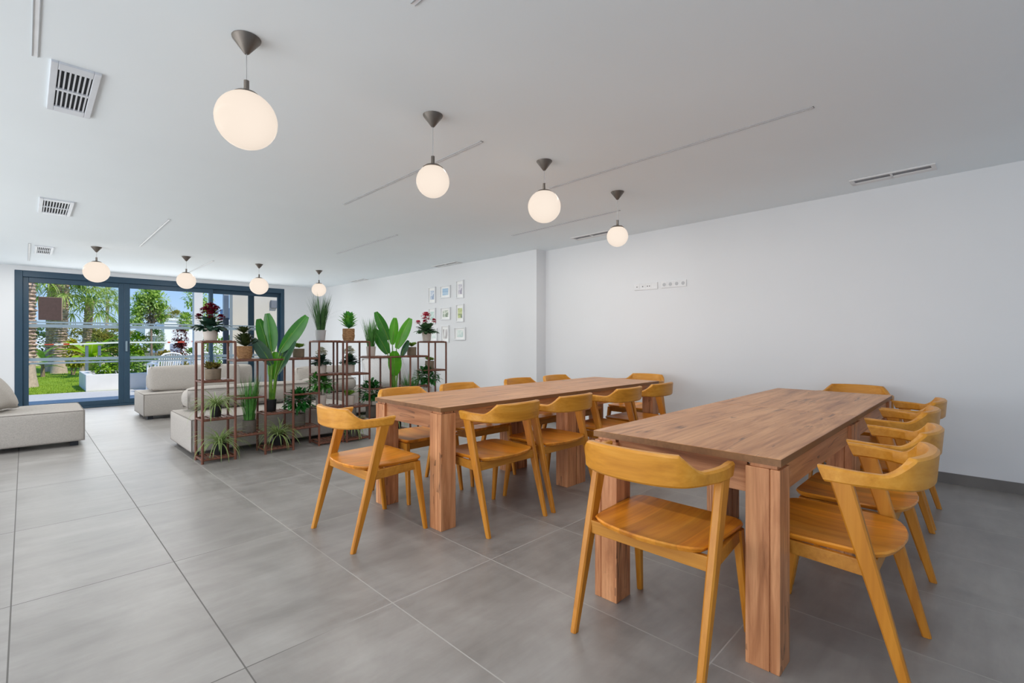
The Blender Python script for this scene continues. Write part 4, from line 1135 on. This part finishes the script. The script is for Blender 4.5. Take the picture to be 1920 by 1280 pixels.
m.build('ribbon', tape_mat(), t)

# shrubs and trees
shrub('garden_shrub', 'shrub', 'yellow-leaved shrub left of the banana plant', 1.15, 22.5, [((0, 0, .75), (.22, .22, .45)), ((.22, 0, .62), (.28, .2, .3))], G_YEL, .12, rs, 500)
shrub('garden_shrub', 'shrub', 'dark glossy shrub at the right side of the left pane', 2.15, 21.5, [((0, 0, .75), (.42, .35, .42))], G_DARK, .10, rs, 900)
shrub('garden_shrub', 'shrub', 'olive shrub above the tape at the right side of the left pane', 2.9, 27, [((0, 0, 1.2), (.7, .5, .6)), ((-.6, 0, 1.0), (.5, .5, .5))], G_OLIVE, .14, rs, 700)
shrub('garden_shrub', 'shrub', 'lime shrub in the planter at its left corner', 1.42, 15.75, [((0, 0, .26), (.27, .34, .26))], G_LIME, .08, rs, 800, 'shrubs in the white planter', False, .28)
shrub('garden_shrub', 'shrub', 'mid-green shrub in the planter, left pane', 1.98, 15.65, [((0, 0, .24), (.4, .5, .26)), ((.4, 0, .22), (.36, .5, .24))], G_MID, .075, rs, 1000, 'shrubs in the white planter', False, .28)
shrub('garden_shrub', 'shrub', 'autumn-tinted shrub in the planter right of the window mullion', 2.86, 15.65, [((0, 0, .24), (.36, .5, .28))], G_AUT, .075, rs, 1000, 'shrubs in the white planter', False, .28)
shrub('garden_shrub', 'shrub', 'green planter shrub behind the white garden chairs', 3.6, 16.0, [((0, 0, .24), (.5, .45, .26))], G_MID, .06, rs, 600, 'shrubs in the white planter', False, .28)
shrub('garden_shrub', 'shrub', 'green planter shrub right of the white garden chairs', 4.7, 16.0, [((0, 0, .24), (.55, .45, .28))], G_LIME, .06, rs, 600, 'shrubs in the white planter', False, .28)
shrub('garden_shrub', 'shrub', 'bright lime shrub below the small tree', 2.62, 19.9, [((0, 0, .95), (.26, .26, .5)), ((-.15, 0, .6), (.28, .28, .4))], G_LIME, .11, rs, 500)
shrub('garden_shrub', 'shrub', 'round green clipped shrub just right of the small tree\'s trunk', 3.12, 20.0, [((0, 0, 1.22), (.3, .3, .36))], G_MID, .05, rs, 1500)
shrub('garden_shrub', 'shrub', 'autumn-tinted shrub low behind the planter, under the small tree', 3.2, 19.0, [((0, 0, .5), (.3, .3, .35))], G_AUT, .10, rs, 500)
shrub('garden_shrub', 'shrub', 'dark red shrub against the white building', 3.83, 20.0, [((0, 0, 1.3), (.24, .24, .36)), ((-.05, 0, .8), (.24, .24, .4))], G_RED, .08, rs, 600)
shrub('garden_shrub', 'shrub', 'green shrub at the foot of the dark red shrub', 4.2, 20.3, [((0, 0, .5), (.42, .4, .4)), ((.5, 0, .8), (.4, .4, .5))], G_MID, .09, rs, 600)
shrub('garden_shrub', 'shrub', 'green shrub behind the white column', 4.75, 19.8, [((0, 0, .8), (.45, .4, .65))], G_LIME, .10, rs, 700)
shrub('garden_shrub', 'shrub', 'feathery green shrub low between the dark post and the beige wall', 4.5, 16.9, [((0, 0, .7), (.5, .4, .62))], G_MID, .10, rs, 700)
# small tree
t = thing('garden_tree', 'small broad-crowned tree in the middle pane', 'tree', (2.95, 19.6, 0), 0, 'garden trees')
s = MB(); s.tube([(.0, 0, -.01), (-.01, 0, .8), (-.02, 0, 1.6), (-.06, 0, 2.2)], [.04, .035, .03, .02], 8)
for a in range(9):
    d = gauss_dir(rs, 15, 60); s.tube([(-.02, 0, 1.5 + .05 * a), (-.02 + d.x * .5, d.y * .5, 1.7 + d.z * .5)], [.015, .006], 5)
s.build('trunk', M_TRUNK, t, True)
m = MB(); m.keep = True
for c, r, n in (((-.3, 0, 2.35), (.32, .35, .32), 800), ((.12, 0, 2.5), (.36, .35, .34), 800), ((-.1, 0, 2.7), (.32, .35, .26), 700), ((.25, 0, 2.05), (.26, .3, .26), 500), ((-.4, 0, 1.9), (.26, .3, .26), 500)): leafball(m, c, r, n, .095, rs, .2)
m.build('crown', G_TREE, t, True)
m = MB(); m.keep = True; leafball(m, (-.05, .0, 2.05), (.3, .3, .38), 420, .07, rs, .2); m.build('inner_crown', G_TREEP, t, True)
# pine
t = thing('garden_tree', 'rounded yellow-green pine behind the white building', 'tree', (6.0, 36, 0), 0, 'garden trees')
MB().tube([(0, 0, -.01), (.05, 0, 2.6)], [.12, .06], 8).build('trunk', M_TRUNK, t, True)
m = MB(); m.keep = True
for c, r in (((0, 0, 2.9), (.8, .8, .42)), ((.65, 0, 2.65), (.5, .6, .36)), ((-.5, 0, 2.65), (.5, .6, .36))): leafball(m, c, r, 900, .13, rs, .5, .35)
m.build('crown', G_CON, t, True)
# right hand tree
t = thing('garden_tree', 'light green tree seen between the white column and the grey post', 'tree', (5.0, 21.5, 0), 0, 'garden trees')
MB().tube([(0, 0, -.01), (.0, 0, 2.6)], [.06, .03], 8).build('trunk', M_TRUNK, t, True)
m = MB(); m.keep = True
for c, r in (((-.35, 0, 2.8), (.5, .5, .5)), ((-.1, 0, 2.1), (.5, .5, .4)), ((-.75, 0, 1.9), (.22, .3, .3))): leafball(m, c, r, 550, .12, rs, .4)
m.build('crown', G_TREE, t, True)
# distant hedge row: each hedge bush its own
for k, (x, y, w, h_, mm, lb) in enumerate(((.2, 37, 1.6, 1.9, G_DARK, 'dark distant hedge bush at the left of the left pane'), (2.6, 37, 1.5, 2.0, G_OLIVE, 'olive distant hedge bush behind the fan palm'), (5.2, 38, 1.6, 1.75, G_OLIVE, 'low olive distant hedge bush under the slender palm'),
                                      (3.3, 36.5, 1.0, 1.55, G_MID, 'green distant hedge bush behind the small tree'), (12.8, 34, 1.5, 2.0, G_MID, 'green distant hedge bush right of the white building'), (-2.0, 36, 1.5, 2.4, G_MID, 'distant green hedge bush behind the thick left palm'))):
    shrub('hedge_bush', 'hedge', lb, x, y, [((0, 0, h_ * .5), (w, .8, h_ * .5))], mm, .2, rs, 1500, 'distant hedge bushes')
t = thing('low_wall', 'low sandy garden wall beyond the lawn', 'wall', (-3, 31.0, 0)); bevel(MB().box((0, 0, -.01), (18, .25, .53)).build('wall_body', M_STONE, t), .01)
# white house
t = thing('garden_house', 'flat-roofed white house beyond the garden', 'building', (4.95, 29.5, 0))
MB().box((0, 0, -.01), (6, 4, 2.2)).build('walls', plain('house_white', (246, 246, 246), .8, 0, .2, .02), t)
MB().box((-.08, -.08, 2.2), (6.08, 4.08, 2.3)).build('roof', M_GWHITE, t)
MB().box((.25, -.03, -.01), (.75, .01, 1.0)).build('door', plain('house_door_grey', (150, 158, 176), .6), t)
MB().box((-.75, .2, 1.4), (0, 3, 1.9)).build('side_canopy', M_GWHITE, t)
t = thing('distant_tower', 'tall blue-grey building far off, beside the beige outer wall', 'building', (16.1, 60, 0))
MB().box((0, 0, -.01), (.9, 4, 4.75)).build('walls', plain('tower_blue', (96, 132, 168), .6), t)
w = MB()
for k in range(4): w.box((-.02, -.03, .6 + k * .9), (.92, .0, .95 + k * .9))
w.build('windows', plain('tower_window', (60, 84, 112), .4), t)
t = thing('distant_house', 'small pale house far off, seen between the palm trunks', 'building', (.4, 48, 0))
MB().box((0, 0, -.01), (2.0, 3, 1.6)).build('walls', plain('pale_house', (226, 232, 240), .8), t); MB().box((-.1, -.1, 1.6), (2.1, 3.1, 1.8)).build('roof', plain('pale_house_roof', (150, 182, 220), .7), t)

# porch parts outside
struct(MB().box((2.79, 13.2, -.01), (2.965, 13.38, 3.0)).build('column_porch', M_PLANT), 'white porch column outside the window')
t = thing('porch_post', 'grey post with a dark lower half, right of the white column', 'post', (3.55, 13.6, 0))
MB().box((-.055, -.055, 1.75), (.055, .055, 3.0)).build('upper_shaft', plain('post_pale', (176, 178, 184), .6), t)
MB().box((-.055, -.055, -.01), (.055, .055, 1.75)).build('lower_shaft', plain('post_dark', (72, 78, 88), .6), t)  # pale upper and dark lower halves stand in for glass reflections
struct(MB().box((3.50, 12.85, -.01), (6.5, 13.1, 3.0)).build('wall_outer', plain('outer_wall_beige', (210, 201, 187), .85, 0, .2, .03, 2)), 'beige outer wall of the porch')
bevel(MB().box((4.35, 12.80, 2.0), (4.5, 12.85, 2.2)).build('porch_wall_lamp', plain('lamp_grey', (120, 122, 126), .5)), .01)
tag(bpy.data.objects['porch_wall_lamp'], 'small grey lamp high on the beige outer wall', 'lamp')

# white garden chairs and table
def garden_chair(label, x, y, rz):
    t = thing('garden_chair', label, 'chair', (x, y, 0), rz, 'white garden chairs')
    W = .25
    for k in range(9):
        f = -1 + 2 * (k + .5) / 9; xx = f * .2; zt = .88 - .06 * f * f
        MB().hexa([(xx - .013, -.2, .43), (xx + .013, -.2, .43), (xx + .013, -.185, .43), (xx - .013, -.185, .43), (xx * 1.12 - .013, -.3, zt), (xx * 1.12 + .013, -.3, zt), (xx * 1.12 + .013, -.285, zt), (xx * 1.12 - .013, -.285, zt)]).build('back_slat', M_GWHITE, t)
    MB().tube([(-.24, -.2, .43), (-.255, -.25, .66), (-.245, -.285, .80), (-.15, -.295, .875), (0, -.3, .90), (.15, -.295, .875), (.245, -.285, .80), (.255, -.25, .66), (.24, -.2, .43)], .022, 8).build('back_frame', M_GWHITE, t, True)
    bevel(MB().box((-.24, -.21, .415), (.24, .24, .435)).build('seat', M_GWHITE, t), .006)
    for s in (-1, 1):
        MB().tube([(s * .255, -.25, .65), (s * .285, .0, .66), (s * .275, .2, .645), (s * .265, .24, .6)], [.02, .024, .024, .02], 8).build('armrest', M_GWHITE, t, True)
        MB().tube([(s * .265, .24, .6), (s * .255, .25, .3), (s * .27, .28, 0)], .02, 8).build('leg', M_GWHITE, t, True)
        MB().tube([(s * .235, -.2, .43), (s * .25, -.26, 0)], .02, 8).build('leg', M_GWHITE, t, True)
    return t
garden_chair('white slatted garden chair on the left, its back towards the window', 2.33, 13.75, .25)
garden_chair('white slatted garden chair on the right, beside the white column', 3.1, 13.80, -.2)
t = thing('garden_table', 'white garden table between the garden chairs', 'table', (2.72, 14.5, 0))
bevel(MB().box((-.6, -.33, .67), (.6, .33, .70)).build('tabletop', M_GWHITE, t), .01)
for sx in (-1, 1):
    for sy in (-1, 1): MB().tube([(sx * .5, sy * .27, .67), (sx * .54, sy * .29, 0)], .025, 8).build('leg', M_GWHITE, t, True)

# ------------------------------------------------------------------ light
w = bpy.data.worlds.new('sky'); SC.world = w; w.use_nodes = True; nt = w.node_tree; nt.nodes.clear()
wo = nt.nodes.new('ShaderNodeOutputWorld'); bg = nt.nodes.new('ShaderNodeBackground'); tc = nt.nodes.new('ShaderNodeTexCoord')
sx = nt.nodes.new('ShaderNodeSeparateXYZ'); rp = nt.nodes.new('ShaderNodeValToRGB'); cr = rp.color_ramp
nt.links.new(tc.outputs['Generated'], sx.inputs[0]); nt.links.new(sx.outputs[2], rp.inputs[0]); nt.links.new(rp.outputs[0], bg.inputs[0]); nt.links.new(bg.outputs[0], wo.inputs[0])
cr.elements[0].position = .0; cr.elements[0].color = lin((196, 220, 246)); cr.elements[1].position = .5; cr.elements[1].color = lin((84, 144, 222))
e = cr.elements.new(.14); e.color = lin((142, 188, 242))
bg.inputs[1].default_value = 1.0
sun = bpy.data.lights.new('sun', 'SUN'); so = bpy.data.objects.new('sun', sun); COL.objects.link(so)
sun.energy = 3.5; sun.angle = math.radians(.6); sun.color = (1, .95, .87)
so.rotation_euler = Vector((-.3, .52, -.8)).to_track_quat('-Z', 'Y').to_euler()
# area lamps standing in for daylight at the unseen left-wall windows
for a, b, en in ((-2.2, .9, 46), (1.5, 4.7, 80), (5.3, 8.5, 88), (9.0, 11.0, 8)):
    ar = bpy.data.lights.new('window_daylight_fill', 'AREA'); ao = bpy.data.objects.new('window_daylight_fill', ar); COL.objects.link(ao)
    ar.shape = 'RECTANGLE'; ar.size = (b - a) - .15; ar.size_y = 2.05; ar.energy = en; ar.color = (1.0, .985, .965)
    ao.location = (XL - .02, (a + b) / 2, 1.12); ao.rotation_euler = Vector((1, 0, -.0)).to_track_quat('-Z', 'Z').to_euler()
    # size (x) must run along the wall
    ao.rotation_euler = Matrix(((0, 0, -1), (1, 0, 0), (0, -1, 0))).to_euler()

for a, b, en in ((-2.4, .6, 40), (1.4, 4.4, 40)):  # fill lamps added at the made-up back windows
    ar = bpy.data.lights.new('window_daylight_fill', 'AREA'); ao = bpy.data.objects.new('window_daylight_fill', ar); COL.objects.link(ao)
    ar.shape = 'RECTANGLE'; ar.size = (b - a) - .15; ar.size_y = 2.05; ar.energy = en; ar.color = (1.0, .985, .965)
    ao.location = ((a + b) / 2, YB - .02, 1.12); ao.rotation_euler = (PI / 2, 0, PI)

ar = bpy.data.lights.new('window_daylight_fill', 'AREA'); ao = bpy.data.objects.new('window_daylight_fill', ar); COL.objects.link(ao)  # extra lamp added just inside the garden window to boost its daylight
ar.shape = 'RECTANGLE'; ar.size = 3.95; ar.size_y = 2.0; ar.energy = 46; ar.color = (1.0, 1.0, .985)
ao.location = (2.0, YW - .03, 1.14); ao.rotation_euler = (-PI / 2, 0, 0)
vs = SC.view_settings
SC.display_settings.display_device = 'sRGB'
vs.view_transform = 'Standard'; vs.look = 'None'; vs.exposure = 0.16; vs.gamma = 1.0; vs.use_curve_mapping = False
SC.cycles.use_denoising = True
SC.cycles.max_bounces = 12; SC.cycles.diffuse_bounces = 6; SC.cycles.transparent_max_bounces = 16
SC.cycles.sample_clamp_indirect = 8
